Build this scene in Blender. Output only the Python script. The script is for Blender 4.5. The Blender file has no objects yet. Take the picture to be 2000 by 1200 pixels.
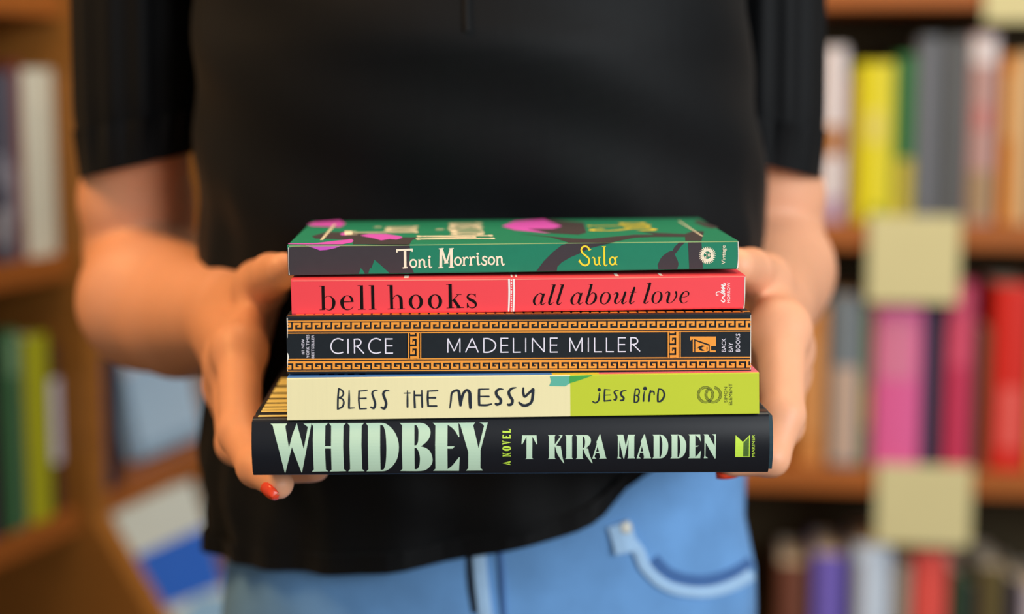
import bpy, bmesh, math, random
import numpy as np
from mathutils import Vector, Matrix
from mathutils.geometry import tessellate_polygon
from mathutils.bvhtree import BVHTree

random.seed(4)
S = bpy.context.scene
COL = S.collection

# ------------------------------------------------------------------ camera, world, lights, exposure
FPX = 3338.0
PITCH = math.radians(7.55)
CAM = Vector((0, 0, 1.2))
cd = bpy.data.cameras.new('camera')
cam = bpy.data.objects.new('camera', cd); COL.objects.link(cam)
cd.sensor_width = 36; cd.lens = 36 * FPX / 2000
cam.location = CAM; cam.rotation_euler = (math.pi / 2 - PITCH, 0, 0)
cd.clip_start = 0.02
cd.dof.use_dof = True; cd.dof.focus_distance = 0.776; cd.dof.aperture_fstop = 3.25
S.camera = cam

w = bpy.data.worlds.new('world'); S.world = w; w.use_nodes = True
w.node_tree.nodes['Background'].inputs[0].default_value = (1.0, 0.93, 0.84, 1)
w.node_tree.nodes['Background'].inputs[1].default_value = 0.22

def area(name, loc, target, size, power, col, sy=None):
    l = bpy.data.lights.new(name, 'AREA'); l.energy = power; l.color = col
    l.shape = 'RECTANGLE'; l.size = size; l.size_y = sy or size
    o = bpy.data.objects.new(name, l); COL.objects.link(o); o.location = loc
    d = Vector(target) - Vector(loc); o.rotation_euler = d.to_track_quat('-Z', 'Y').to_euler()
    return o
area('shop_window_light', (1.9, -1.25, 1.95), (0, .8, 1.05), 2.2, 84, (0.92, 0.97, 1.0), 1.4)
area('ceiling_light_warm', (-1.2, 0.62, 2.6), (-.25, 1.0, 1.0), 0.6, 25, (1.0, 0.55, 0.2))
area('ceiling_light_back', (0.5, 1.35, 2.75), (0.6, 2.4, 0.9), 0.9, 12, (1.0, 0.86, 0.66))
area('ceiling_light_aisle', (-0.1, 1.5, 2.75), (-0.6, 2.2, 0.8), 0.6, 9, (1.0, 0.74, 0.42))

S.view_settings.view_transform = 'Standard'
S.view_settings.look = 'None'
S.view_settings.exposure = 0.25
S.view_settings.gamma = 1.0
S.view_settings.use_curve_mapping = False

# ------------------------------------------------------------------ helpers
_cp, _sp = math.cos(PITCH), math.sin(PITCH)
def ray(x, y):
    a = (x - 1000) / FPX; b = (600 - y) / FPX
    return Vector((a, _cp + b * _sp, -_sp + b * _cp))
def P(x, y, Y):
    d = ray(x, y)
    return CAM + d * (Y / d.y)
def hit(x, y, p, n):
    d = ray(x, y)
    return CAM + d * ((p - CAM).dot(n) / d.dot(n))

def lin(c):
    c = c / 255.0
    return c / 12.92 if c <= 0.04045 else ((c + 0.055) / 1.055) ** 2.4
_mats = {}
def mat(name, rgb, rough=0.6, spec=0.35, var=0.06, scale=60, bump=0.0, sheen=0.0, sss=0.0, coat=0.0, stretch=(1, 1, 1)):
    if name in _mats: return _mats[name]
    m = bpy.data.materials.new(name); m.use_nodes = True
    nt = m.node_tree; b = nt.nodes['Principled BSDF']
    c = [lin(v) for v in rgb]
    b.inputs['Roughness'].default_value = rough
    b.inputs['Specular IOR Level'].default_value = spec
    tc = nt.nodes.new('ShaderNodeTexCoord'); mp = nt.nodes.new('ShaderNodeMapping')
    mp.inputs['Scale'].default_value = stretch
    nt.links.new(tc.outputs['Object'], mp.inputs['Vector'])
    nz = nt.nodes.new('ShaderNodeTexNoise'); nz.inputs['Scale'].default_value = scale; nz.inputs['Detail'].default_value = 4
    nt.links.new(mp.outputs['Vector'], nz.inputs['Vector'])
    mx = nt.nodes.new('ShaderNodeMix'); mx.data_type = 'RGBA'
    mx.inputs['A'].default_value = [max(0, v * (1 - var)) for v in c] + [1]
    mx.inputs['B'].default_value = [min(1, v * (1 + var)) for v in c] + [1]
    nt.links.new(nz.outputs['Fac'], mx.inputs['Factor'])
    nt.links.new(mx.outputs['Result'], b.inputs['Base Color'])
    if bump:
        bp = nt.nodes.new('ShaderNodeBump'); bp.inputs['Strength'].default_value = bump; bp.inputs['Distance'].default_value = 0.001
        nt.links.new(nz.outputs['Fac'], bp.inputs['Height']); nt.links.new(bp.outputs['Normal'], b.inputs['Normal'])
    if sheen:
        b.inputs['Sheen Weight'].default_value = sheen; b.inputs['Sheen Roughness'].default_value = 0.4
    if sss:
        b.inputs['Subsurface Weight'].default_value = sss
        b.inputs['Subsurface Radius'].default_value = (0.01, 0.004, 0.002); b.inputs['Subsurface Scale'].default_value = 0.4
    if coat:
        b.inputs['Coat Weight'].default_value = coat; b.inputs['Coat Roughness'].default_value = 0.25
    _mats[name] = m
    return m

LOC = {}
def tag(o, label, cat, group=None):
    o['label'] = label; o['category'] = cat
    if group: o['group'] = group
    return o
def thing(name, loc, label, cat, group=None):
    o = bpy.data.objects.new(name, None); COL.objects.link(o); o.location = loc
    o.empty_display_size = 0.02
    LOC[o.name] = Vector(loc)
    return tag(o, label, cat, group)
def obj(name, verts, faces, mats, parent=None, midx=None, smooth=False, loc=None):
    """verts in world space; one mesh object, kept in place under its thing."""
    off = LOC[parent.name] if parent is not None else Vector(loc or (0, 0, 0))
    me = bpy.data.meshes.new(name)
    me.from_pydata([tuple(Vector(v) - off) for v in verts], [], [list(f) for f in faces])
    if not isinstance(mats, (list, tuple)): mats = [mats]
    for m in mats: me.materials.append(m)
    if midx is not None: me.polygons.foreach_set('material_index', midx)
    if smooth: me.polygons.foreach_set('use_smooth', [True] * len(me.polygons))
    bm = bmesh.new(); bm.from_mesh(me)
    bmesh.ops.recalc_face_normals(bm, faces=bm.faces); bm.to_mesh(me); bm.free()
    o = bpy.data.objects.new(name, me); COL.objects.link(o)
    if parent is not None:
        o.parent = parent; LOC[o.name] = off
    else:
        o.location = off; LOC[o.name] = off
    return o
def struct(o):
    o['kind'] = 'structure'; return o
class MB:
    def __init__(s): s.v = []; s.f = []; s.m = []
    def quadbox(s, c8, mi=0):
        n = len(s.v); s.v += [Vector(c) for c in c8]
        for f in ((0, 3, 2, 1), (4, 5, 6, 7), (0, 1, 5, 4), (1, 2, 6, 5), (2, 3, 7, 6), (3, 0, 4, 7)):
            s.f.append([n + i for i in f]); s.m.append(mi)
    def box(s, o, a, b, c, mi=0):
        o, a, b, c = Vector(o), Vector(a), Vector(b), Vector(c)
        s.quadbox([o, o + a, o + a + b, o + b, o + c, o + a + c, o + a + b + c, o + b + c], mi)
    def loft(s, rings, closed=True, cap=True, mi=0):
        n0 = len(s.v); k = len(rings[0])
        for r in rings: s.v += [Vector(p) for p in r]
        for i in range(len(rings) - 1):
            for j in range(k if closed else k - 1):
                a = n0 + i * k + j; b = n0 + i * k + (j + 1) % k
                s.f.append([a, b, b + k, a + k]); s.m.append(mi)
        if cap:
            s.f.append([n0 + j for j in range(k)]); s.m.append(mi)
            s.f.append([n0 + (len(rings) - 1) * k + j for j in range(k)]); s.m.append(mi)
    def build(s, name, mats, parent=None, smooth=False, loc=None):
        return obj(name, s.v, s.f, mats, parent, s.m, smooth, loc)
def bevel(o, wdt=0.001, seg=2):
    m = o.modifiers.new('bevel', 'BEVEL'); m.width = wdt; m.segments = seg; m.limit_method = 'ANGLE'
    return o

# ------------------------------------------------------------------ printed lettering: outlines and pen strokes drawn on a surface
def catmull(pts, n=6, closed=False):
    out = []; k = len(pts)
    if k < 3 and not closed: return [tuple(p) for p in pts]
    rng = range(k if closed else k - 1)
    for i in rng:
        g = lambda j: pts[j % k] if closed else pts[max(0, min(k - 1, j))]
        p0, p1, p2, p3 = g(i - 1), g(i), g(i + 1), g(i + 2)
        for t in range(n):
            t /= n
            out.append(tuple(0.5 * (2 * b + (c - a) * t + (2 * a - 5 * b + 4 * c - d) * t * t + (-a + 3 * b - 3 * c + d) * t ** 3)
                             for a, b, c, d in zip(p0, p1, p2, p3)))
    if not closed: out.append(tuple(pts[-1]))
    return out
def outline(s):
    """'x,y' is a corner, '~x,y' a point on a curve."""
    pts = [(t[0] == '~', tuple(float(v) for v in t.lstrip('~').split(','))) for t in s.split()]
    if all(p[0] for p in pts): return catmull([p[1] for p in pts], 6, True)
    i0 = next(i for i, p in enumerate(pts) if not p[0])
    pts = pts[i0:] + pts[:i0] + [pts[i0]]
    out = []; run = [pts[0][1]]
    for sm, p in pts[1:]:
        run.append(p)
        if not sm:
            out += catmull(run, 6)[:-1] if len(run) > 2 else run[:1]
            run = [p]
    return out
_font = {}
def glyphs(s):
    if s not in _font:
        c = bpy.data.curves.new('t', 'FONT'); c.body = s; c.resolution_u = 3
        o = bpy.data.objects.new('t', c); COL.objects.link(o)
        dg = bpy.context.evaluated_depsgraph_get()
        me = bpy.data.meshes.new_from_object(o.evaluated_get(dg))
        v = [(q.co.x, q.co.y) for q in me.vertices]; f = [tuple(p.vertices) for p in me.polygons]
        bpy.data.objects.remove(o); bpy.data.curves.remove(c); bpy.data.meshes.remove(me)
        x0 = min(p[0] for p in v); x1 = max(p[0] for p in v)
        y1 = max(p[1] for p in v)
        _font[s] = ([((a - x0) / (x1 - x0), b / y1) for a, b in v], f)
    return _font[s]
class Ink:
    def __init__(s): s.v = []; s.f = []; s.k = 0; s.g(0, 0, 1)
    def g(s, ox, oy, sc): s.ox, s.oy, s.sc = ox, oy, sc; s.dx = s.dy = 0; return s
    def _add(s, pts, faces, raw=False):
        n = len(s.v); s.k += 1
        for p in pts:
            if raw: s.v.append((p[0], p[1], s.k))
            else: s.v.append((s.ox + (p[0] + s.dx) / s.sc, s.oy + (p[1] + s.dy) / s.sc, s.k))
        s.f += [[n + i for i in f] for f in faces]
    def poly(s, pts, holes=()):
        loops = [pts] + list(holes)
        tri = tessellate_polygon([[Vector((p[0], p[1], 0)) for p in l] for l in loops])
        s._add([p for l in loops for p in l], tri)
    def fill(s, o, *holes): s.poly(outline(o), [outline(h) for h in holes]); return s
    def ell(s, cx, cy, rx, ry, irx=None, iry=None, n=36):
        r = lambda a, b: [(cx + a * math.cos(2 * math.pi * i / n), cy + b * math.sin(2 * math.pi * i / n)) for i in range(n)]
        if irx: s._add(r(rx, ry) + r(irx, iry), [(i, (i + 1) % n, n + (i + 1) % n, n + i) for i in range(n)])
        else: s._add(r(rx, ry), [tuple(range(n))])
        return s
    def st(s, txt, wd=None, butt=False, straight=False):
        pts = []
        for t in txt.split():
            q = [float(v) for v in t.split(',')]
            pts.append((q[0], q[1], q[2] if len(q) > 2 else wd))
        c = pts if straight else catmull(pts, 6)
        L = []; R = []; m = len(c)
        for i in range(m):
            a = c[max(0, i - 1)]; b = c[min(m - 1, i + 1)]
            d = math.hypot(b[0] - a[0], b[1] - a[1]) or 1
            nx, ny = -(b[1] - a[1]) / d, (b[0] - a[0]) / d; h = c[i][2] / 2
            L.append((c[i][0] + nx * h, c[i][1] + ny * h)); R.append((c[i][0] - nx * h, c[i][1] - ny * h))
        s._add(L + R, [(i, i + 1, m + i + 1, m + i) for i in range(m - 1)])
        if not butt:
            for q in (c[0], c[-1]): s.ell(q[0], q[1], q[2] / 2, q[2] / 2, n=12)
        return s
    def text(s, t, x, y, rx, ry, ux, uy):
        """t set from (x, y), its length along (rx, ry), its height along (ux, uy)."""
        v, f = glyphs(t)
        s._add([(x + a * rx + b * ux, y + a * ry + b * uy) for a, b in v], f); return s
    def up(s, t, x0, x1, y0, y1):   # text that reads upwards: columns x0..x1, from y0 up to y1
        return s.text(t, x1, y0, 0, y1 - y0, x0 - x1, 0)
    def rect(s, x0, y0, x1, y1, sl=0):
        s._add([(x0, y0 + sl * x0), (x1, y0 + sl * x1), (x1, y1 + sl * x1), (x0, y1 + sl * x0)], [(0, 1, 2, 3)]); return s
    def each(s, name, m, parent, surf, base=6e-5):
        """every outline drawn so far as a printed piece of its own"""
        for k in sorted({v[2] for v in s.v}):
            ids = [i for i, v in enumerate(s.v) if v[2] == k]; mp = {i: j for j, i in enumerate(ids)}
            t = Ink(); t.v = [s.v[i] for i in ids]; t.f = [[mp[i] for i in f] for f in s.f if f[0] in mp]
            t.build(name, m, parent, surf, base)
    def build(s, name, m, parent, surf, base=6e-5, cuts=None, label=None):
        bm = bmesh.new()
        vs = [bm.verts.new(v) for v in s.v]
        for f in s.f:
            try: bm.faces.new([vs[i] for i in f])
            except ValueError: pass
        if cuts:
            for yc in cuts:
                bmesh.ops.bisect_plane(bm, geom=bm.verts[:] + bm.edges[:] + bm.faces[:], plane_co=(0, yc, 0), plane_no=(0, 1, 0))
        off = LOC[parent.name]
        for v in bm.verts: v.co = surf(v.co.x, v.co.y, base + v.co.z * 1.2e-6) - off
        for f in bm.faces: f.normal_update()
        me = bpy.data.meshes.new(name); bm.to_mesh(me); bm.free(); me.materials.append(m)
        o = bpy.data.objects.new(name, me); COL.objects.link(o); o.parent = parent; LOC[o.name] = off
        if label: o['label'] = label
        return o

# ------------------------------------------------------------------ the five held books
YAW = 0.03
UU = Vector((math.cos(YAW), math.sin(YAW), 0)); NN = Vector((math.sin(YAW), -math.cos(YAW), 0)); WW = -NN
WHITE = mat('paper_edge', (238, 234, 224), .8, .2, .03)
PAGES = mat('page_block', (226, 214, 190), .85, .15, .16, 900, stretch=(.02, .02, 1))
class HeldBook:
    def __init__(s, name, label, TL, TR, BL, BR, Y0, depth, r=.0006, th=.0004, bulge=0.0, inset=.0003, groove=False):
        s.p0 = Vector((0, Y0, 0))
        s.c = [hit(q[0], q[1], s.p0, NN) for q in (TL, TR, BL, BR)]
        s.pl, s.pr = s.c[2], s.c[3]
        s.depth, s.bulge, s.th, s.r, s.inset, s.groove = depth, bulge, th, r, inset, groove
        mid = (s.c[2] + s.c[3]) / 2 + WW * depth / 2
        s.root = thing(name, mid, label, 'book', 'books held in the stack')
    def frame(s, t):
        b = s.c[2].lerp(s.c[3], t); a = s.c[0].lerp(s.c[1], t)
        return b, (a - b).normalized(), (a - b).length
    def bump_w(s, f):
        return -s.bulge * (1 - (2 * f - 1) ** 2) if s.bulge else 0.0
    def profile(s, H, inset=0.0):
        r = max(s.r - inset, 1e-5); e = inset; D = s.depth
        pts = [(D, H - e)]
        if s.groove: pts += [(.013, H - e), (.0105, H - e - .0012), (.008, H - e)]
        pts += [(r + e + .0004, H - e), (e + r * .3, H - e - r * .3)]
        n = 40 if s.bulge else 3
        for i in range(n + 1):
            f = i / n; z = (H - e - r) + (2 * r - H + 2 * e) * f
            pts.append((s.bump_w(z / H) + e, z))
        pts += [(e + r * .3, e + r * .3), (r + e + .0004, e), (D, e)]
        return pts
    def cover(s, mats, ts=(0, 1), name='cover', seg_mat=None, t0=0.0, t1=1.0):
        """a folded sheet round the pages; seg_mat(t) picks the print colour, the cut edges show the board core"""
        ts = [t0 + (t1 - t0) * t for t in ts]
        V = []; F = []; M = []
        k = None
        for t in ts:
            b, up, H = s.frame(t)
            po, pi = s.profile(H), s.profile(H, s.th)
            k = len(po)
            for (w_, z) in po + pi: V.append(b + WW * w_ + up * z)
        n = len(ts)
        for i in range(n - 1):
            mi = seg_mat((ts[i] + ts[i + 1]) / 2) if seg_mat else 0
            A = i * 2 * k; B = (i + 1) * 2 * k
            for j in range(k - 1):
                F.append([A + j, A + j + 1, B + j + 1, B + j]); M.append(mi if not callable(mi) else mi(j, k))
                F.append([A + k + j, B + k + j, B + k + j + 1, A + k + j + 1]); M.append(len(mats) - 1)
            for j in (0, k - 1):
                F.append([A + j, B + j, B + k + j, A + k + j]); M.append(len(mats) - 1)
        for i in (0, n - 1):
            A = i * 2 * k
            for j in range(k - 1):
                F.append([A + j, A + k + j, A + k + j + 1, A + j + 1]); M.append(len(mats) - 1)
        return obj(name, V, F, mats, s.root, M)
    def pages(s, m=None):
        mb = MB(); e = s.th + .0001; q = []
        for t, sg in ((0, 1), (1, -1)):
            b, up, H = s.frame(t); b = b + UU * s.inset * sg
            q.append([b + WW * (e + .0012) + up * e, b + WW * (s.depth - max(s.inset, .0005)) + up * e,
                      b + WW * (s.depth - max(s.inset, .0005)) + up * (H - e), b + WW * (e + .0012) + up * (H - e)])
        mb.loft(q); return mb.build('pages', m or PAGES, s.root)
    def spine(s, x, y, off):
        p = hit(x, y, s.p0, NN)
        for _ in range(3 if s.bulge else 0):
            t = (p - s.c[2]).dot(UU) / (s.c[3] - s.c[2]).dot(UU)
            b, up, H = s.frame(min(1, max(0, t)))
            f = min(1, max(0, (p - b).dot(up) / H))
            p = hit(x, y, s.p0 + WW * s.bump_w(f), NN)
        return p + NN * off
    def top(s, x, y, off):
        n = UU.cross(WW); n = (s.c[1] - s.c[0]).normalized().cross(WW).normalized()
        return hit(x, y, s.c[0], n) + n * off
    def top_ab(s, a, b, off):      # metres along the spine from its left end, metres back from the spine
        u = (s.c[1] - s.c[0]).normalized(); n = u.cross(WW).normalized()
        return s.c[0] + u * a + WW * b + n * off

GREEN = mat('green_print', (32, 130, 100), .5, .2, .05, 300)
INKDARK = mat('dark_print', (66, 61, 66), .6, .12, .05, 300)
PINK = mat('magenta_print', (208, 88, 200), .5, .3, .03)
CREAMINK = mat('cream_print', (250, 240, 212), .5, .3, .02)
YELINK = mat('yellow_print', (250, 226, 50), .5, .3, .02)
CORAL = mat('coral_print', (248, 72, 82), .42, .4, .03, 40)
BLACKINK = mat('black_print', (20, 14, 14), .6, .1, .02)
WHITEINK = mat('white_print', (250, 246, 244), .5, .3, .02)
NAVY = mat('charcoal_navy_print', (32, 38, 44), .5, .15, .12, 260)
OCHRE = mat('orange_print', (248, 160, 60), .5, .3, .03)
LAV = mat('pale_lavender_print', (240, 236, 252), .5, .3, .02)
CREAM = mat('cream_board', (244, 234, 184), .55, .3, .03, 30, stretch=(30, 1, 1))
LIME = mat('lime_board', (198, 212, 54), .55, .3, .03, 30)
SLATE = mat('slate_ink', (42, 50, 62), .6, .1, .04)
JACKET = mat('black_jacket', (20, 24, 32), .34, .42, .08, 200)
MINT = mat('mint_print', (196, 226, 200), .42, .45, .03)
LIMEINK = mat('lime_print', (200, 238, 76), .45, .4, .02)

# --- bottom: black jacketed hardcover
bw = HeldBook('hardcover_book', 'thick black jacketed hardcover with big mint title, lowest book in the held stack',
              (493, 818), (1501, 806), (495, 930), (1500, 924), .759, .152, r=.0012, th=.0012, bulge=.0035, inset=.003, groove=True)
jk = bw.cover([JACKET, WHITE], name='dust_jacket')
jk.data.polygons.foreach_set('use_smooth', [True] * len(jk.data.polygons)); jk.data.set_sharp_from_angle(angle=math.radians(35))
bw.pages()
case = MB(); q = []
for t, du in ((0, -.0004), (1, .0019)):
    b, up, H = bw.frame(t); b = b + UU * du
    q.append([b + WW * (bw.bump_w(z / H) + .0016) + up * z for z in [H - .0016] + [H * k / 8 for k in range(7, 0, -1)] + [.0016]]
             + [b + WW * .15 + up * z for z in (.0016, .0042)] + [b + WW * .006 + up * .0042, b + WW * .006 + up * (H - .0042)] + [b + WW * .15 + up * z for z in (H - .0042, H - .0016)])
case.loft(q); case.build('case_board', mat('teal_case_board', (38, 62, 72), .6, .3), bw.root)
I = Ink().g(525, 815, 9.0909)
I.fill('30,118 326,115 297,158 297,190 358,552 420,310 497,108 620,570 693,180 ~680,165 615,118 758,112 590,985 580,985 410,535 295,990 283,985 78,190 ~70,155')
I.fill('755,112 1052,108 1003,158 998,515 1105,515 1108,158 1068,110 1368,108 1325,158 1320,520 1325,700 1335,925 1375,962 1080,968 1115,935 1105,560 998,560 1005,760 1015,935 1060,965 765,970 800,935 785,600 782,400 790,165')
I.fill('1395,108 1690,106 1650,155 1645,500 1660,925 1700,962 1410,965 1445,925 1432,500 1437,158')
I.g(735, 815, 9.0909)
I.fill('-184,108 90,104 ~180,125 ~300,230 ~380,390 ~400,560 ~370,740 ~280,880 ~190,945 120,962 -175,965 -140,928 -149,500 -149,158',
       '68,145 ~95,142 ~130,170 ~165,300 ~178,550 ~170,780 ~140,915 ~100,938 76,935 68,600')
I.fill('415,105 780,102 ~870,125 ~945,200 ~962,290 ~930,390 ~860,470 785,522 ~880,550 ~960,620 ~998,740 ~980,840 ~900,925 ~780,958 425,958 465,920 455,600 458,150',
       '676,140 ~715,150 ~745,220 ~748,330 ~740,440 ~715,495 676,505', '676,545 ~720,560 ~760,640 ~775,740 ~765,860 ~730,920 680,928')
I.fill('1000,102 1455,100 1475,350 1460,355 ~1400,250 ~1330,180 1265,138 1262,520 1392,520 1355,562 1262,562 1265,925 ~1340,870 ~1400,800 1465,718 1480,718 1468,955 1010,955 1050,918 1045,500 1050,150')
I.fill('1450,99 1755,96 1720,150 1815,555 1912,158 ~1885,125 1830,98 1980,96 1850,590 1848,900 1895,950 1592,952 1632,910 1632,620 1490,140')
cuts = [818 + 6 * i for i in range(19)]
I.build('title_lettering', MINT, bw.root, bw.spine, cuts=cuts)
I = Ink().g(965, 830, 14.12)
I.fill('775,292 1170,292 1190,540 1172,545 1055,330 1050,920 1085,948 860,950 895,920 895,330 785,530 770,545 755,535')
I.g(1060, 840, 15.385)
I.fill('155,158 390,158 360,195 360,840 395,875 155,880 188,840 188,195')
I.fill('465,160 598,158 580,200 405,470 540,485 ~565,640 ~600,850 648,1000 632,1010 ~520,860 ~430,700 378,510 360,520 360,440 540,195 520,185')
I.fill('672,158 912,156 880,200 880,840 912,875 672,878 708,840 708,200')
I.fill('990,158 1250,156 ~1350,165 ~1420,220 ~1448,320 ~1420,430 1300,555 1370,575 ~1400,720 1498,995 1480,1010 ~1380,880 ~1280,740 1220,580 1198,575 1198,840 1230,875 992,878 1028,840 1028,200',
       '1200,195 ~1240,215 ~1268,300 ~1270,420 ~1250,520 1200,550')
I.fill('1715,128 1730,140 1895,820 1918,862 1690,868 1722,830 1700,700 1590,700 1550,820 1612,865 1488,868 1625,420 1612,365', '1645,500 1690,662 1600,662')
I.g(1200, 840, 9.524)
I.fill('45,92 165,90 212,305 255,90 390,90 370,120 368,505 385,530 240,532 258,510 262,190 182,532 165,532 92,200 88,500 130,532 55,534 66,480 66,120')
I.fill('555,78 568,90 668,500 685,530 540,532 552,510 535,425 475,425 455,500 490,530 412,534 500,250 490,215', '513,305 535,405 485,405')
for k in (0, 1):
    I.dx, I.dy = 335 * k, -2 * k
    I.fill('708,90 850,88 ~930,120 ~990,220 ~1000,320 ~980,430 ~920,510 850,532 705,534 730,505 730,120', '838,105 ~865,120 ~888,220 ~890,330 ~880,440 ~855,510 838,512')
I.dx = I.dy = 0
I.fill('1378,85 1595,84 1610,210 1602,215 ~1570,150 1505,100 1505,295 1568,292 1545,315 1505,315 1505,508 ~1560,450 1605,390 1612,395 1595,528 1372,530 1395,505 1398,115')
I.fill('1658,84 1740,84 1862,300 1862,120 1815,82 1888,80 1882,530 1865,534 1698,240 1692,490 1738,525 1662,528 1675,480 1675,110')
I.build('author_lettering', MINT, bw.root, bw.spine, cuts=cuts)
I = Ink().g(965, 830, 14.12)
I.fill('230,1060 455,1003 455,1038 425,1046 425,1082 455,1092 455,1116', '290,1062 400,1048 400,1078')
I.fill('235,772 250,772 255,792 330,800 440,792 440,772 458,772 458,800 300,860 440,855 440,845 458,845 458,878 440,878 440,872 255,872 255,880 235,880 235,850 380,805 255,808 255,815 235,815')
I.ell(347, 653, 118, 70, 92, 14)
I.fill('230,435 248,435 250,455 455,485 455,495 252,535 248,552 230,552 230,505 400,482 252,468 248,475 230,475')
I.fill('232,385 232,280 275,272 255,330 325,335 325,310 365,310 365,335 432,335 410,272 458,280 458,385')
I.fill('232,222 232,165 250,165 255,172 435,172 ~420,130 382,120 382,112 458,120 458,222')
I.build('subtitle_lettering', LIMEINK, bw.root, bw.spine, cuts=cuts, label='lime subtitle reading upwards')
I = Ink().g(1420, 830, 12)
I.fill('200,245 370,405 535,240 528,760 190,760')
I.up('MARINER', 582, 648, 755, 236)
I.build('publisher_mark', LIMEINK, bw.root, bw.spine, cuts=cuts)
Ink().g(1420, 830, 12).fill('385,420 515,290 508,742 375,742').build('publisher_mark_shade', mat('moss_print', (78, 112, 48), .45, .4), bw.root, bw.spine, base=9e-5, cuts=cuts)
# cream cover art seen at the ends of the front board
I = Ink()
for b0, b1 in ((.0035, .0075), (.0145, .0185), (.020, .026), (.028, .035), (.038, .046), (.050, .060), (.064, .078), (.084, .105)):
    I._add([(0.002, b0), (0.019, b0), (0.019, b1), (0.002, b1)], [(0, 1, 2, 3)], raw=True)
I.each('cover_art', mat('cream_cover_art', (236, 222, 140), .4, .45, .03), bw.root, bw.top_ab)
I = Ink()
I._add([(0.2135, .003), (0.2285, .003), (0.2285, .0095), (0.2135, .0085)], [(0, 1, 2, 3)], raw=True)
I.build('cover_art', mat('tan_cover_art', (120, 92, 58), .4, .45, .05), bw.root, bw.top_ab)

# --- cream and lime hardcover
bb = HeldBook('hardcover_book', 'cream and lime square hardcover with hand-lettered title, second from the bottom of the held stack',
              (560, 739.5), (1482.5, 728), (561, 822), (1483, 809), .756, .140, r=.0004, th=.0022, inset=.003)
BLUEC = mat('blue_cover_print', (84, 150, 236), .5, .35, .04); PINKC = mat('pink_cover_print', (240, 120, 140), .5, .35, .04); YELC = mat('yellow_cover_print', (236, 214, 70), .5, .35, .04)
BDS = [CREAM, LIME, BLUEC, YELC, PINKC, mat('cream_case_edge', (226, 218, 176), .7, .2)]
def seg(t):
    front = 0 if t < .598 else 1
    topc = 2 if t < .56 else (3 if t < .66 else 4)
    return lambda j, k: topc if j < 1 else (front if j < k - 2 else 1)
bb.cover(BDS, ts=(0, .3, .56, .598, .66, 1), seg_mat=seg)
bb.pages()
I = Ink().g(640, 740, 8.696)
for s_ in ('190,170,28 175,330,32 172,515,32', '190,172,26 245,200,28 268,250,30 245,300,28 190,325,26', '190,325,26 255,350,28 275,410,32 245,480,32 172,515,28',
           '365,200,18 365,350,36 362,500,34', '362,503,28 450,497,20', '535,210,28 530,370,30 545,510,28', '535,212,22 620,205,22 675,196,16', '540,335,22 650,333,30', '545,512,24 655,507,26',
           '845,198,14 790,205,26 758,250,34 785,340,38 808,430,38 785,500,40 735,485,28', '1045,208,16 980,205,34 945,260,42 975,350,44 995,430,42 965,505,44 915,490,34',
           '1357,205,18 1357,350,32 1357,480,32', '1300,247,18 1402,245,22', '1472,210,22 1475,350,34 1482,490,36', '1600,200,20 1602,350,32 1607,480,34', '1480,283,34 1595,283,32',
           '1705,210,28 1700,330,36 1708,465,32', '1710,212,26 1868,203,26', '1715,325,26 1830,325,34', '1708,465,28 1850,465,30'): I.st(s_)
I.g(860, 740, 8.696)
for s_ in ('162,500,16 180,380,30 195,250,34 250,205,40 310,210,44 330,320,52 345,450,44', '345,450,40 370,320,44 400,240,44 450,195,44 500,240,52 505,370,56 512,495,44',
           '660,185,38 658,320,42 662,445,40', '665,180,26 825,175,18', '680,300,22 825,302,30', '665,448,34 780,450,36 870,430,26',
           '1068,180,16 1000,178,36 950,225,46 965,290,48 1025,355,50 1020,415,46 965,440,42 945,425,40', '1285,152,20 1210,170,38 1165,230,46 1185,300,48 1225,365,48 1212,430,46 1165,445,44 1148,435,30',
           '1412,160,30 1410,240,40 1435,305,40 1490,260,40 1575,180,46', '1580,185,44 1570,300,46 1545,400,46 1470,450,50 1400,450,48 1340,405,32'): I.st(s_)
I.build('title_lettering', SLATE, bb.root, bb.spine)
I = Ink().g(1140, 740, 11.765)
I.ell(358, 255, 40, 38).ell(1410, 228, 46, 44)
for s_ in ('362,325,18 358,420,34 335,510,38 270,555,36 210,525,30', '485,250,36 475,400,38 478,515,36', '490,250,26 605,258,20', '485,380,20 612,375,22', '480,512,30 620,500,36',
           '800,272,16 735,275,28 705,320,38 735,370,42 755,425,42 735,485,40 695,480,30', '980,272,16 900,285,34 855,330,42 870,390,44 920,440,44 905,490,44 850,500,38',
           '1190,245,28 1170,400,36 1165,540,34', '1195,240,24 1260,245,30 1280,300,32 1260,370,30 1200,385,28', '1215,390,24 1260,420,36 1260,490,38 1220,540,32 1165,542,26',
           '1395,300,18 1380,400,34 1375,512,40', '1535,275,30 1510,400,42 1500,515,38', '1520,340,26 1565,290,34 1615,310,34 1620,370,24',
           '1725,235,26 1705,380,40 1705,520,40', '1725,235,26 1810,260,36 1855,360,42 1830,450,44 1770,515,44 1710,525,36'): I.st(s_)
I.build('author_lettering', SLATE, bb.root, bb.spine)
I = Ink().g(1350, 740, 20)
for rr in (325, 285, 245):
    I.ell(560, 628, rr + 10, rr + 10, rr - 10, rr - 10, 48)
    I.st(' '.join(f'{860 + rr * math.cos(math.radians(a)):.1f},{628 + rr * math.sin(math.radians(a)):.1f}' for a in range(-80, 241, 10)), 20, butt=True)
I.up('SIMON', 1290, 1410, 925, 320); I.up('ELEMENT', 1475, 1600, 1035, 188)
I.build('publisher_mark', mat('olive_black_print', (58, 64, 30), .5, .3), bb.root, bb.spine)
Ink().g(1020, 660, 4).fill('215,302 368,300 368,360 335,380 210,378 225,340').build('teal_brush_stroke', mat('teal_print', (98, 186, 166), .55, .3), bb.root, bb.spine)
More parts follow.
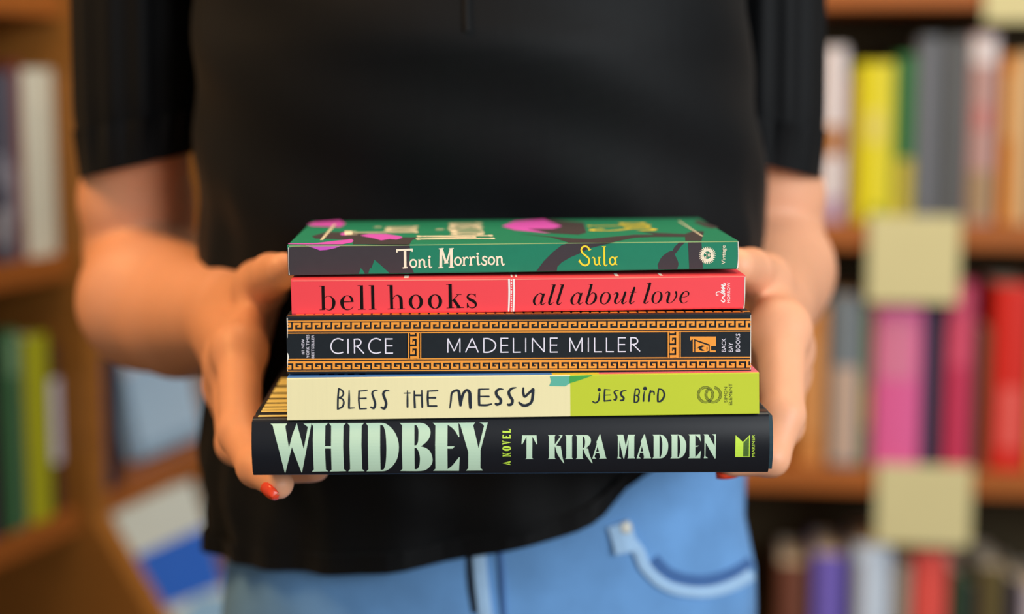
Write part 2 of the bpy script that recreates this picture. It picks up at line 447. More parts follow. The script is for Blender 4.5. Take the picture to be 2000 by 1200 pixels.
Ink().g(1020, 660, 4).fill('368,300 550,292 535,302 470,325 368,358').build('green_brush_stroke', mat('leaf_print', (70, 172, 82), .55, .3), bb.root, bb.spine)
I = Ink()
for a in (.014, .018, .0225, .027, .032):
    I._add([(a, .007), (a + .0026, .007), (a + .0026, .013), (a, .013)], [(0, 1, 2, 3)], raw=True)
I.each('cover_art', mat('navy_print', (24, 44, 92), .5, .3), bb.root, bb.top_ab)

# --- charcoal paperback with orange key borders
bc = HeldBook('paperback_book', 'charcoal paperback with orange Greek key borders, middle book of the held stack',
              (559, 618.5), (1467, 612), (561, 731.5), (1467, 726.5), .7615, .137)
bc.cover([NAVY, WHITE]); bc.pages()
SL = -4 / 908.0
def y0(x): return (x - 560) * SL
I = Ink()
def rc(x0, y0_, x1, y1_):
    I._add([(x0, y0_ + y0(x0)), (x1, y0_ + y0(x1)), (x1, y1_ + y0(x1)), (x0, y1_ + y0(x0))], [(0, 1, 2, 3)], raw=True)
XL, XR = 560.5, 1466.5
for ya, yb in ((626.8, 628.9), (643.6, 648.2), (650.2, 652.2), (701.3, 703.5), (706, 710.2), (724.2, 726.3)): rc(XL, ya, XR, yb)
per = 19.22
x = 552.8
while x < XR - 2:
    def u(a, ya, b, yb):
        xa, xb = max(XL, x + a * per), min(XR, x + b * per)
        if xb > xa: rc(xa, ya, xb, yb)
    u(0, 631, .235, 644); u(0, 631, .82, 635.2); u(.6, 631, .82, 639.8); u(.45, 637.3, .82, 639.8)
    x += per
x = 553.6
while x < XR - 2:
    u(0, 709, .235, 722); u(0, 717.9, .82, 722); u(.6, 713.4, .82, 722); u(.45, 713.4, .82, 715.8)
    x += per
for gx, gs, xs in ((550, 7.143, (1765, 1780, 1795, 1885, 1920, 1933, 1948, 1825, 1858)), (1290, 9.23, (128, 147, 165, 280, 325, 342, 362, 205, 248))):
    X = [gx + v / gs for v in xs]
    yt, yb = 651.5, 702
    rc(X[0], yt, X[1], yb); rc(X[5], yt, X[6], yb); rc(X[3], yt, X[4], yb)
    for ys in (639.0, 658.3, 677.5, 696.8):
        def v_(xa, ya, xb, yb_):
            ya, yb_ = max(yt, ya), min(yb, yb_)
            if yb_ > ya: rc(xa, ya, xb, yb_)
        v_(X[2], ys, X[3], ys + 4.5); v_(X[2], ys, X[7], ys + 15.6); v_(X[2], ys + 11.5, X[8], ys + 15.6); v_(X[8] - 3, ys + 8.5, X[8], ys + 15.6)
I.build('key_border', OCHRE, bc.root, bc.spine)
I = Ink().g(550, 610, 7.143)
for k in (0, 1):
    I.dx, I.dy = 528 * k, -2 * k
    I.st('858,392 790,370 722,398 688,475 715,548 785,576 860,560', 17, butt=True)
I.dx = I.dy = 0
for s_ in ('927,372 927,578', '1015,372 1018,578', '1055,478 1150,578', '1450,364 1452,582', '1450,374 1550,374', '1450,470 1548,470', '1450,573 1555,572'): I.st(s_, 17, True, True)
I.st('1015,380 1075,378 1108,412 1092,456 1050,474 1018,478', 17, True)
I.build('title_lettering', LAV, bc.root, bc.spine)
I = Ink().g(860, 640, 4.878)
for s_ in ('72,240 72,105', '72,105 132,225', '132,225 187,103', '187,103 187,238', '240,238 303,103', '303,103 362,238', '265,188 340,187', '415,100 415,241', '578,98 578,241', '578,103 648,103', '578,170 645,169', '578,236 650,235',
           '697,100 697,241', '697,236 768,235', '814,100 814,236', '877,236 877,102', '877,102 989,233', '989,97 989,233', '1048,96 1048,240', '1048,101 1117,101', '1048,167 1113,167', '1048,235 1118,234',
           '1234,234 1234,98', '1234,98 1292,222', '1292,222 1350,97', '1350,97 1350,233', '1410,97 1410,233', '1470,97 1470,237', '1470,232 1540,232', '1583,97 1583,236', '1583,231 1653,231',
           '1697,93 1697,235', '1697,98 1765,98', '1697,162 1760,162', '1697,231 1765,230', '1815,91 1815,229', '1838,163 1903,228'): I.st(s_, 10.5, True, True)
I.st('415,106 465,108 512,135 527,172 510,210 465,234 415,236', 12, True); I.st('1815,97 1860,100 1880,128 1862,156 1815,163', 12, True)
I.build('author_lettering', LAV, bc.root, bc.spine)
I = Ink().g(550, 610, 7.143)
I.up('#1 NEW', 278, 316, 590, 375); I.up('YORK TIMES', 346, 385, 640, 315); I.up('BESTSELLER', 416, 455, 645, 320)
I.build('blurb_lettering', LAV, bc.root, bc.spine)
I = Ink().g(1290, 610, 9.23)
I.up('BACK', 1103, 1178, 716, 470); I.up('BAY', 1230, 1303, 716, 550); I.up('BOOKS', 1357, 1434, 712, 390)
I.build('publisher_lettering', LAV, bc.root, bc.spine)
I = Ink().g(1290, 610, 9.23)
I.fill('530,440 998,440 998,612 912,612 912,690 995,690 995,720 887,720 887,582 612,488 582,488 535,512').fill('582,488 606,488 608,720 582,720').fill('628,520 868,605 868,695 815,720 628,720')
I.build('publisher_mark', OCHRE, bc.root, bc.spine)
I = Ink().g(1290, 610, 9.23)
I.fill('650,660 ~690,625 ~750,600 805,615 ~762,630 ~738,650 ~762,672 805,690 ~760,700 ~712,688 ~692,657').rect(830, 630, 846, 675)
I.build('publisher_mark_flame', NAVY, bc.root, bc.spine, base=1e-4)
I = Ink()
for a0 in range(48):
    a = .004 + a0 * .0043
    I._add([(a, .0042), (a + .0034, .0042), (a + .0034, .0075), (a, .0075)], [(0, 1, 2, 3)], raw=True)
I._add([(0.0005, .0022), (.2065, .0022), (.2065, .0027), (0.0005, .0027)], [(0, 1, 2, 3)], raw=True)
I.build('cover_border', OCHRE, bc.root, bc.top_ab)

# --- coral paperback
bh = HeldBook('paperback_book', 'coral red paperback with black serif lettering, second from the top of the held stack',
              (568, 546), (1456, 538), (570, 616.5), (1454, 604), .7675, .136, r=.0009)
bh.cover([CORAL, WHITE]); bh.pages()
I = Ink().g(610, 545, 10)
for s_ in ('178,140 238,138 246,600 188,602', '135,139 238,137 238,150 135,151', '143,600 248,596 248,608 143,612',
           '240,372 ~275,340 ~315,330 ~380,350 ~440,410 ~453,475 ~430,560 ~380,605 ~325,618 ~280,600 246,575 246,560 ~280,590 ~320,604 ~365,580 ~388,500 ~385,420 ~360,360 ~315,343 ~275,352 242,384',
           '883,128 988,126 988,138 883,140', '930,128 990,126 1000,592 938,596', '892,592 1040,586 1040,598 892,604', '1102,126 1205,124 1205,136 1102,138', '1145,126 1206,124 1217,588 1155,590', '1107,590 1257,584 1257,596 1107,602',
           '1462,122 1570,120 1570,132 1462,134', '1508,122 1570,120 1580,582 1522,584', '1472,582 1620,578 1620,590 1472,594',
           '1576,385 ~1600,340 ~1650,312 ~1700,318 ~1750,360 1766,430 1770,578 1712,580 1703,430 ~1695,370 ~1660,330 ~1615,345 1578,400', '1662,582 1810,576 1810,587 1662,593'): I.fill(s_)
I.fill('808,452 ~800,405 ~770,350 ~690,322 ~610,345 ~555,410 ~545,470 ~570,550 ~630,600 ~695,611 ~760,592 808,548 800,540 ~755,578 ~700,595 ~650,580 ~622,530 612,460', '618,440 ~628,380 ~655,345 ~690,337 ~725,352 ~748,400 752,440')
I.g(780, 545, 8.696)
I.ell(281, 391, 121, 124, 64, 112).ell(607, 386, 121, 124, 63, 112)
for s_ in ('797,90 892,88 892,99 797,101', '835,90 890,88 897,495 840,497', '803,490 932,486 932,497 803,501', '893,370 1000,262 1014,266 905,382', '965,262 1055,260 1055,270 965,272', '905,370 942,336 1048,488 990,490', '962,487 1102,483 1102,494 962,498',
           '1285,252 1297,252 1298,318 1275,275', '1148,408 1160,408 1185,470 1148,497'): I.fill(s_)
I.st('1290,300,8 1270,270,10 1220,257,14 1172,275,26 1162,315,36 1200,350,46 1260,380,50 1298,422,40 1294,465,26 1258,490,16 1210,490,12 1165,460,10 1152,420,8')
I.build('author_lettering', BLACKINK, bh.root, bh.spine)
I = Ink().g(1030, 545, 11.765)
AB = '350,345 ~320,325 ~275,330 ~190,385 ~135,470 ~128,540 ~160,595 ~215,610 ~270,580 305,545 300,530 ~250,590 ~215,598 ~187,570 ~182,500 ~215,410 ~265,355 ~300,342 345,385'
for k in (0, 1):
    I.dx, I.dy = 863 * k, -13 * k
    I.fill(AB); I.st('382,338,52 345,450,52 318,540,50 325,588,28 360,588,20 420,545,10', butt=True); I.fill('350,350 415,328 405,345 360,365')
I.dx = I.dy = 0
OO = ('~1815,303 ~1885,325 ~1918,400 ~1900,490 ~1840,560 ~1765,588 ~1690,560 ~1662,490 ~1680,400 ~1740,325', '~1818,316 ~1860,340 ~1868,400 ~1850,480 ~1800,555 ~1765,574 ~1720,550 ~1712,480 ~1730,400 ~1770,335')
I.fill(*OO)
for s_ in ('560,132 655,130 650,146 560,144', '748,132 848,130 845,146 748,144', '1408,120 1508,122 1503,136 1408,132',
           '1440,365 ~1480,320 ~1520,312 ~1580,340 ~1602,420 ~1580,500 ~1520,565 ~1430,595 ~1370,580 1345,545 1372,540 ~1400,575 ~1440,580 ~1500,530 ~1540,450 ~1550,370 ~1530,335 ~1500,330 ~1460,360 1430,400'): I.fill(s_)
for s_ in ('622,138,58 560,350,54 505,530,50 510,583,34 545,583,22 605,540,10', '815,138,58 750,350,54 695,530,50 700,581,34 735,583,22 795,540,10', '1476,128,54 1420,330,54 1365,500,50 1360,550,40 1385,585,16'): I.st(s_, butt=True)
I.g(1190, 545, 11.765)
I.dx, I.dy = -693, -16; I.fill(*OO); I.dx = I.dy = 0
for s_ in ('872,105 968,102 962,118 870,118', '475,299 625,297 622,312 472,314', '335,318 398,304 388,328 342,340'): I.fill(s_)
for s_ in ('105,360,10 150,322,22 193,340,48 180,400,52 135,500,50 140,552,40 175,566,20 230,530,12 290,460,10', '370,310,50 330,440,52 298,535,48 312,570,26 350,560,18 400,520,10', '578,208,50 530,350,54 480,510,50 485,562,34 520,562,22 580,518,10',
           '936,108,56 880,310,54 812,520,48 815,558,32 850,558,22 912,512,10', '1290,340,8 1335,297,24 1378,325,46 1365,400,50 1335,500,50 1345,543,36 1385,560,14', '1385,560,12 1460,520,16 1520,440,28 1545,370,32 1533,302,44',
           '1680,422,10 1750,412,12 1812,380,20 1822,330,36 1795,292,20 1750,290,16 1692,330,34 1647,410,50 1635,480,50 1662,538,32 1715,558,14 1765,540,12 1810,500,8'): I.st(s_)
I.build('title_lettering', BLACKINK, bh.root, bh.spine)
I = Ink().g(780, 545, 8.696)
I.fill('1846,0 1878,0 ~1883,250 1868,555 1843,555 ~1851,250').fill('1925,0 1958,0 ~1964,250 1950,555 1920,555 ~1932,250')
for yy in (25, 63, 83, 120, 160, 208, 240, 285, 320, 362, 408, 442, 472, 512, 545): I.ell(1903, yy, 12, 12, n=12)
I.build('divider_band', WHITEINK, bh.root, bh.spine)
I = Ink().g(1340, 465, 8.571)
I.st('590,1050,20 625,1075,16 650,1050,12 605,1000,16 648,965,14 570,905,16 512,912,16 505,955,14 540,955,10'); I.st('655,940,16 590,880,18 645,895,16 592,828,18 648,852,16 592,785,18 640,800,18 655,770,14 625,755,10')
I.up('MORROW', 686, 738, 1088, 746)
I.build('publisher_mark', WHITEINK, bh.root, bh.spine)
I = Ink()
for a0, a1 in ((.0508, .0529), (.0992, .1000), (.1012, .1020), (.1466, .1482), (.1668, .1682)):
    I._add([(a0, .0012), (a1, .0012), (a1, .012), (a0, .012)], [(0, 1, 2, 3)], raw=True)
I.each('cover_art', WHITEINK, bh.root, bh.top_ab)
Ink().st('571,549 800,547.5 1010,546 1240,543 1454,540.5', 1.6, True).build('fold_highlight', mat('coral_fold_highlight', (255, 150, 128), .4, .5), bh.root, bh.spine, base=3e-5)  # highlight along the upper fold, painted as a paler coral stroke

# --- top: green paperback with plant silhouettes
bs = HeldBook('paperback_book', 'green paperback with dark plant silhouettes and magenta petals, on top of the held stack',
              (561, 479.5), (1442.5, 471), (563, 539), (1442, 526), .7745, .131, r=.0007)
bs.cover([GREEN, WHITE]); bs.pages()
I = Ink().g(540, 410, 4.348)
I.fill('92,332 150,308 250,300 1130,296 1136,345 1125,440 1168,536 100,558')
I.g(980, 410, 4)
I.fill('270,480 330,400 400,330 470,275 520,262 860,260 800,272 690,300 600,345 540,370 470,410 435,445 430,478')
I.fill('1225,466 1218,430 ~1250,370 ~1300,330 1335,320 1350,290 1390,251 1440,250 1400,285 1365,335 1350,345 ~1375,400 ~1380,430 1370,464').fill('1455,249 1560,247 1572,461 1465,463')
I.each('plant_silhouette', INKDARK, bs.root, bs.spine)
Ink().g(540, 410, 4.348).fill('780,541 795,490 805,500 832,425 885,470 960,539').fill('700,545 715,495 732,510 750,543').each('leaf_print', GREEN, bs.root, bs.spine, base=1e-4)
Ink().g(540, 410, 4.348).fill('245,302 330,330 370,345 430,340 500,325 560,301').build('petal_print', PINK, bs.root, bs.spine, base=1.1e-4)
I = Ink().g(540, 410, 4.348)
I.fill('330,245 300,225 420,190 540,190 700,200 760,205 1060,235 1200,235 1150,260 1130,294 650,294 655,262 500,250')
I.g(980, 410, 4)
I.fill('520,256 470,240 380,215 130,190 330,205 560,225 690,228 940,205 1040,195 1200,195 1090,170 1200,180 1430,190 1500,165 1580,170 1560,243 1435,243 1432,212 1200,212 1040,218 940,238 860,256')
I.fill('330,75 640,100 660,180 600,195 400,185 200,150 470,135')
I.fill('1530,80 1700,140 1640,145 1580,130 1500,95')
I.each('plant_silhouette', INKDARK, bs.root, bs.top)
I = Ink().g(540, 410, 4.348)
I.fill('98,288 330,285 640,250 655,265 640,280 560,295 245,296 102,294').fill('540,205 600,185 630,205 590,220 550,218').fill('710,220 790,205 930,207 1060,228 1070,240 1020,255 960,250 890,262 830,245 760,232').fill('260,125 330,105 540,90 590,120 540,150 300,140')
I.g(980, 410, 4).fill('0,130 100,90 330,75 470,130 400,150 200,150 390,188 100,160')
I.each('petal_print', PINK, bs.root, bs.top, base=1.1e-4)
def toni(I, sh=0):
    for s_, w_ in (('72,112 328,100', 32), ('82,112 82,148', 22), ('321,100 320,135', 20), ('208,108 212,384', 40), ('172,388 252,382', 18)): I.st(s_, w_, True, True)
    I.ell(338, 318, 61, 70, 36, 45)
    I.st('433,262 434,378', 26, True, True).st('412,381 458,379', 14, True, True).st('415,264 435,258', 16, True, True)
    I.st('434,300,20 455,268,24 485,260,26 508,285,28 510,340,26 525,376,22 550,363,12')
    I.ell(590, 215, 19, 19); I.st('588,258,26 590,340,27 600,382,22 628,374,12'); I.st('565,264 590,258', 14, True, True)
def morrison(I):
    for s_, w_ in (('772,88 767,380', 42), ('932,88 932,378', 42), ('735,91 812,84', 16), ('730,385 808,381', 16), ('895,90 968,84', 16), ('890,379 972,376', 16), ('785,100 848,308', 34), ('918,100 858,308', 28), ('820,313 885,309', 14)): I.st(s_, w_, True, True)
    I.ell(1035, 283, 61, 71, 36, 45).ell(1558, 275, 58, 69, 33, 44)
    for dx, dy in ((0, 0), (106, -5)):
        I.dx, I.dy = dx, dy
        I.st('1130,226 1130,346', 26, True, True).st('1105,227 1130,222', 14, True, True).st('1105,348 1155,346', 14, True, True).st('1130,270,18 1150,234,24 1178,224,24 1194,238,22')
    I.dx = I.dy = 0
    I.ell(1343, 168, 19, 19); I.st('1342,208,26 1344,295,27 1355,338,22 1385,328,12'); I.st('1318,213 1342,208', 14, True, True)
    I.st('1490,228,14 1455,210,24 1427,228,26 1432,258,26 1470,285,26 1480,315,26 1455,343,24 1418,332,20 1402,308,14')
    I.st('1650,212 1650,340', 26, True, True).st('1628,217 1650,210', 14, True, True).st('1628,343 1672,340', 14, True, True)
    I.st('1650,255,20 1672,222,24 1700,214,26 1718,240,28 1720,300,26 1740,343,22 1765,323,12')
def sula(I):
    I.st('655,385 620,302 530,258 440,290 406,370 440,460 530,545 620,622 652,712 620,815 530,860 440,830 385,775 350,715', 55, True)
    I.fill('640,375 680,355 730,338 700,375 672,385 655,415').fill('300,758 325,720 360,660 375,735 345,735')
    I.st('735,637,20 775,612,40 812,645,48 820,740,48 830,805,46 875,838,44 930,820,30 965,780,20').st('960,608 962,835', 48, True, True).st('918,609 1008,605', 22, True, True).st('962,825,30 1005,858,22')
    I.st('1118,268,50 1120,500,54 1124,780,54 1135,840,48 1168,866,36 1222,828,18', butt=True).st('1048,273 1170,265', 24, True, True)
    I.ell(1378, 720, 112, 138, 62, 92).st('1475,600 1480,830', 46, True, True).st('1470,612,34 1535,592,20').st('1480,820,34 1525,838,20')
I = Ink().g(765, 475, 8); toni(I); morrison(I); I.build('author_lettering', CREAMINK, bs.root, bs.spine, base=1.2e-4)
I = Ink().g(1110, 465, 16); sula(I); I.build('title_lettering', YELINK, bs.root, bs.spine, base=1.2e-4)
# front board lettering: reads away from the spine
def on_cover(I, b_start, u0, v0, kd, kx, top_px):
    p = bs.top(*top_px, 0) - bs.c[0]; a_top = p.dot((bs.c[1] - bs.c[0]).normalized())
    return lambda x_, y_, off: bs.top_ab(a_top + (y_ - v0) * kx, b_start + (x_ - u0) * kd, off)
I = Ink(); toni(I); I.build('cover_lettering', CREAMINK, bs.root, on_cover(I, .050, 72, 95, .00008, .000118, (678, 452)), base=1.3e-4)
I = Ink(); morrison(I); I.build('cover_lettering', CREAMINK, bs.root, on_cover(I, .020, 735, 84, .00009, .000118, (816, 464)), base=1.3e-4)
I = Ink(); sula(I); I.build('cover_lettering', YELINK, bs.root, on_cover(I, .054, 300, 235, .00004, .000052, (1150, 450)), base=1.3e-4, label='yellow cover lettering')
for a0, a1 in ((.0128, .0143), (.1918, .1928)):
    I = Ink()
    for k in range(34):
        b = .024 + k * .0026
        I._add([(a0, b), (a1, b), (a1, b + .0019), (a0, b + .0019)], [(0, 1, 2, 3)], raw=True)
    I.build('cover_fine_print', CREAMINK, bs.root, bs.top_ab, base=1.3e-4)
I = Ink().g(1340, 465, 8.571)
for k in range(26):
    a = 2 * math.pi * k / 26
    q = lambda r_, d_: f'{355 + r_ * .97 * math.cos(a + d_):.1f},{288 + r_ * 1.03 * math.sin(a + d_):.1f}'
    I.st(f'{q(72, 0)},14 {q(95, .05)},20 {q(118, .12)},18 {q(142, .05)},6')
I.ell(355, 288, 78, 80, 62, 64)
for s_ in ('318,250,20 322,262,20', '318,310,20 322,322,20', '345,245,10 345,335,10', '370,265,10 370,308,10', '385,258,10 385,315,10', '400,270,8 400,302,8'): I.st(s_)
I.up('Vintage', 592, 656, 440, 124)
I.build('publisher_mark', CREAMINK, bs.root, bs.spine, base=1.2e-4)
Ink().st('564,481 800,479 1000,476.5 1240,474 1441,472', 1.5, True).build('fold_highlight', mat('worn_crease_highlight', (160, 186, 120), .5, .4), bs.root, bs.spine, base=1.35e-4)  # worn fold edge and the light it catches, painted as one pale stroke

# scuffed ends where the white paper core shows
for bk_, pts in ((bs, ('1441.6,473,1.6 1441.9,500,1.2 1441.2,520,2.2 1439,525.5,1.4', '563.6,484,1.4 564,520,.8 565,537,1.6')), (bh, ('1455,541,1.2 1454.6,570,1.8 1454,590,1.4 1452.8,602,2',)),
                 (bc, ('561,622,2 561.4,640,1.6 561.2,660,1', '561.4,690,1 563,698,3.4 561.6,706,1.8 561.6,724,1.2', '1466.4,616,1 1466.2,670,1.3 1466,705,1.6 1465.6,722,1'))):
    for p_ in pts: Ink().st(p_).build('scuffed_edge', WHITE, bk_.root, bk_.spine, base=1.5e-4)

# ------------------------------------------------------------------ the person
def surface_nets(D, org, h):
    nx, ny, nz = D.shape
    ins = D < 0
    cnt = np.zeros((nx - 1, ny - 1, nz - 1), np.uint8)
    for a in (0, 1):
        for b in (0, 1):
            for c in (0, 1): cnt += ins[a:nx - 1 + a, b:ny - 1 + b, c:nz - 1 + c]
    act = np.argwhere((cnt > 0) & (cnt < 8))
    idx = -np.ones(cnt.shape, np.int64); idx[tuple(act.T)] = np.arange(len(act))
    acc = np.zeros((len(act), 3)); n = np.zeros(len(act))
    C = [(a, b, c) for a in (0, 1) for b in (0, 1) for c in (0, 1)]
    for i in range(8):
        for j in range(i + 1, 8):
            if sum(abs(p - q) for p, q in zip(C[i], C[j])) != 1: continue
            di = D[act[:, 0] + C[i][0], act[:, 1] + C[i][1], act[:, 2] + C[i][2]]
            dj = D[act[:, 0] + C[j][0], act[:, 1] + C[j][1], act[:, 2] + C[j][2]]
            m = (di < 0) != (dj < 0)
            t = np.where(m, di / np.where(m, di - dj, 1), 0)
            p = np.array(C[i]) + t[:, None] * (np.array(C[j]) - np.array(C[i]))
            acc += p * m[:, None]; n += m
    V = (act + acc / n[:, None]) * h + np.array(org)
    F = []
    for ax in range(3):
        o1, o2 = [(1, 2), (2, 0), (0, 1)][ax]
        sl = [slice(None)] * 3; sl2 = [slice(None)] * 3
        sl[ax] = slice(0, -1); sl2[ax] = slice(1, None)
        e = np.argwhere(ins[tuple(sl)] != ins[tuple(sl2)])
        e = e[(e[:, o1] > 0) & (e[:, o2] > 0) & (e[:, o1] < D.shape[o1] - 1) & (e[:, o2] < D.shape[o2] - 1)]
        def at(d1, d2):
            q = e.copy(); q[:, o1] -= d1; q[:, o2] -= d2
            return idx[tuple(q.T)]
        f = np.stack([at(1, 1), at(0, 1), at(0, 0), at(1, 0)], 1)
        flip = ~ins[tuple(sl)][tuple(e.T)]
        f[flip] = f[flip][:, ::-1]
        F.append(f)
    return V, np.concatenate(F)

HV = 0.002
LO = np.array([-.315, .745, .955]); HI = np.array([.27, 1.27, 1.47])
DIM = tuple(int(v) for v in np.ceil((HI - LO) / HV))
def new_field(): return np.full(DIM, 0.2, np.float32)
def smin(a, b, k):
    h = np.clip(0.5 + 0.5 * (b - a) / k, 0, 1)
    return b + (a - b) * h - k * h * (1 - h)
def cone(Fd, a, ra, b, rb, k):
    a = np.array(a); b = np.array(b); m = max(ra, rb) + 0.03
    i0 = np.maximum(((np.minimum(a, b) - m - LO) / HV).astype(int), 0); i1 = np.minimum(((np.maximum(a, b) + m - LO) / HV).astype(int) + 1, DIM)
    if (i1 <= i0).any(): return
    g = [LO[d] + HV * np.arange(i0[d], i1[d], dtype=np.float32) for d in range(3)]
    X, Y, Z = np.meshgrid(*g, indexing='ij')
    ba = b - a; L2 = float(ba @ ba)
    t = np.clip(((X - a[0]) * ba[0] + (Y - a[1]) * ba[1] + (Z - a[2]) * ba[2]) / max(L2, 1e-9), 0, 1)
    d = np.sqrt((X - a[0] - t * ba[0]) ** 2 + (Y - a[1] - t * ba[1]) ** 2 + (Z - a[2] - t * ba[2]) ** 2) - (ra + (rb - ra) * t)
    s_ = tuple(slice(i0[d_], i1[d_]) for d_ in range(3))
    Fd[s_] = smin(Fd[s_], d.astype(np.float32), k)
def chain(Fd, pts, k):
    for (p, r), (q_, r2) in zip(pts, pts[1:]): cone(Fd, p, r, q_, r2, k)
W3 = lambda t: tuple(P(*t))
base = new_field()
nails = []
def arm_hand(chain_arm, wrist, mcps, fingers, thumb):
    chain(base, [(W3(p), r) for p, r in chain_arm], .007)
    wr = W3(wrist[0])
    for p, r in mcps: cone(base, wr, wrist[1] * .72, W3(p), r, .010)
    for (p, r), (q_, r2) in zip(mcps, mcps[1:]): cone(base, W3(p), r, W3(q_), r2, .008)
    cone(base, wr, wrist[1] * .65, W3(thumb[0][0]), thumb[0][1], .012)
    cone(base, W3(thumb[0][0]), thumb[0][1], W3(thumb[1][0]), thumb[1][1], .010)
    cone(base, W3(thumb[1][0]), thumb[1][1] * .55, W3(mcps[0][0]), mcps[0][1] * .6, .010)
    out = []
    for f in fingers + [thumb[1:]]:
        fl = new_field(); chain(fl, [(W3(p), r) for p, r in f], .004); out.append(fl)
    return out
# person's right arm (left in the picture)
FR = arm_hand([((290, -260, 1.10), .036), ((270, 60, 1.10), .032), ((266, 300, 1.105), .032), ((266, 390, 1.115), .036), ((276, 500, 1.125), .036), ((294, 585, 1.09), .0455), ((352, 610, 1.065), .0405), ((455, 615, 1.00), .030)],
              ((455, 615, 1.00), .030),
              [((468, 685, .89), .0128), ((455, 715, .912), .0132), ((452, 755, .932), .0128), ((462, 790, .95), .012)],
              [[((468, 685, .89), .0122), ((468, 848, .84), .0105), ((500, 915, .808), .0088), ((544, 946, .788), .0074)],
               [((455, 715, .912), .0125), ((462, 868, .868), .0105), ((520, 912, .835), .009), ((615, 912, .817), .0078)],
               [((452, 755, .932), .012), ((464, 865, .90), .010), ((520, 885, .88), .0088), ((610, 880, .862), .0078)],
               [((462, 790, .95), .011), ((474, 850, .935), .009), ((525, 862, .92), .008), ((590, 858, .905), .007)]],
              [((484, 600, .975), .0175), ((508, 560, .935), .0135), ((530, 538, .90), .0112), ((553, 529, .866), .0094)])
# person's left arm (right in the picture)
FL = arm_hand([((1480, -260, 1.10), .034), ((1498, 60, 1.10), .030), ((1500, 290, 1.105), .030), ((1503, 380, 1.115), .0345), ((1500, 480, 1.13), .036), ((1502, 530, 1.10), .0415), ((1500, 560, 1.07), .036), ((1500, 590, 1.00), .028)],
              ((1500, 590, 1.00), .028),
              [((1524, 645, .885), .0145), ((1530, 685, .91), .0138), ((1528, 730, .93), .013), ((1515, 770, .95), .012)],
              [[((1524, 645, .885), .0135), ((1530, 812, .836), .0105), ((1506, 896, .822), .0086), ((1428, 902, .82), .0076)],
               [((1530, 685, .91), .013), ((1530, 830, .875), .0105), ((1500, 872, .86), .0088), ((1400, 876, .85), .0078)],
               [((1528, 730, .93), .012), ((1520, 830, .905), .010), ((1480, 850, .89), .0088), ((1400, 852, .88), .0078)],
               [((1515, 770, .95), .011), ((1505, 820, .94), .009), ((1470, 836, .925), .008), ((1410, 838, .915), .007)]],
              [((1510, 590, .975), .0175), ((1494, 548, .935), .0135), ((1466, 528, .90), .0112), ((1440, 520, .868), .0094)])
# shoulders and upper trunk under the blouse, neck
for a, ra, b, rb in (((-.215, 1.10, 1.325), .028, (.135, 1.10, 1.325), .028), ((-.10, 1.09, 1.30), .075, (.06, 1.09, 1.30), .075), ((-.09, 1.09, 1.06), .06, (.05, 1.09, 1.06), .06),
                     ((-.09, 1.09, 1.06), .06, (-.10, 1.09, 1.30), .075), ((.05, 1.09, 1.06), .06, (.06, 1.09, 1.30), .075), ((-.02, 1.10, 1.33), .045, (-.02, 1.09, 1.43), .05)):
    cone(base, a, ra, b, rb, .03)
body_field = base
for f in FR + FL: body_field = np.minimum(body_field, smin(base, f, .007))
BV, BF = surface_nets(body_field, LO, HV)
del FR, FL

SKIN = mat('skin', (232, 168, 132), .48, .35, .05, 90, bump=.05, sss=.12)
person = thing('person', (-.02, 1.06, 0), 'person in black short-sleeved blouse and blue jeans holding a stack of five books', 'person')
body = obj('body', BV, BF.tolist(), SKIN, person, smooth=True)
sm = body.modifiers.new('smooth', 'SMOOTH'); sm.iterations = 3; sm.factor = .5

# painted nails
NAIL = mat('coral_nail_polish', (240, 74, 44), .25, .5, .02)
def nail(tip, prev, out, r, lw=.0062, ll=.0095):
    tip, prev = P(*tip), P(*prev); ax = (tip - prev).normalized(); o = Vector(out); o = (o - ax * o.dot(ax)).normalized(); sd = ax.cross(o)
    c = tip + ax * r * .25 + o * r * .55
    mb = MB(); rings = []
    for i in range(9):
        t = -1 + 2 * i / 8; wv = max(.12, math.sqrt(max(0, 1 - abs(t) ** 3)))
        rings.append([c + ax * ll * t * .75 + sd * lw * wv * math.sin(a) + o * (r * .62 * math.cos(a) - .10 * r * t * t) for a in [math.radians(-75 + 15 * j) for j in range(11)]]
                     + [c + ax * ll * t * .75 + sd * lw * .7 * wv * math.sin(a) + o * (r * .3 * math.cos(a) - .10 * r * t * t) for a in [math.radians(75 - 15 * j) for j in range(11)]])
    mb.loft(rings)
    mb.build('fingernail', NAIL, body, smooth=True)['label'] = 'coral painted fingernail'
nail((544, 946, .788), (500, 915, .808), (-.9, -.35, -.35), .0074, .0048, .0085)
nail((1428, 902, .82), (1500, 893, .822), (0, .15, -1), .0076, .0042, .008)
nail((553, 529, .866), (530, 538, .90), (.5, 1, .4), .0094, .005, .007)
nail((1440, 520, .868), (1466, 528, .90), (-.5, 1, .4), .0094, .005, .007)

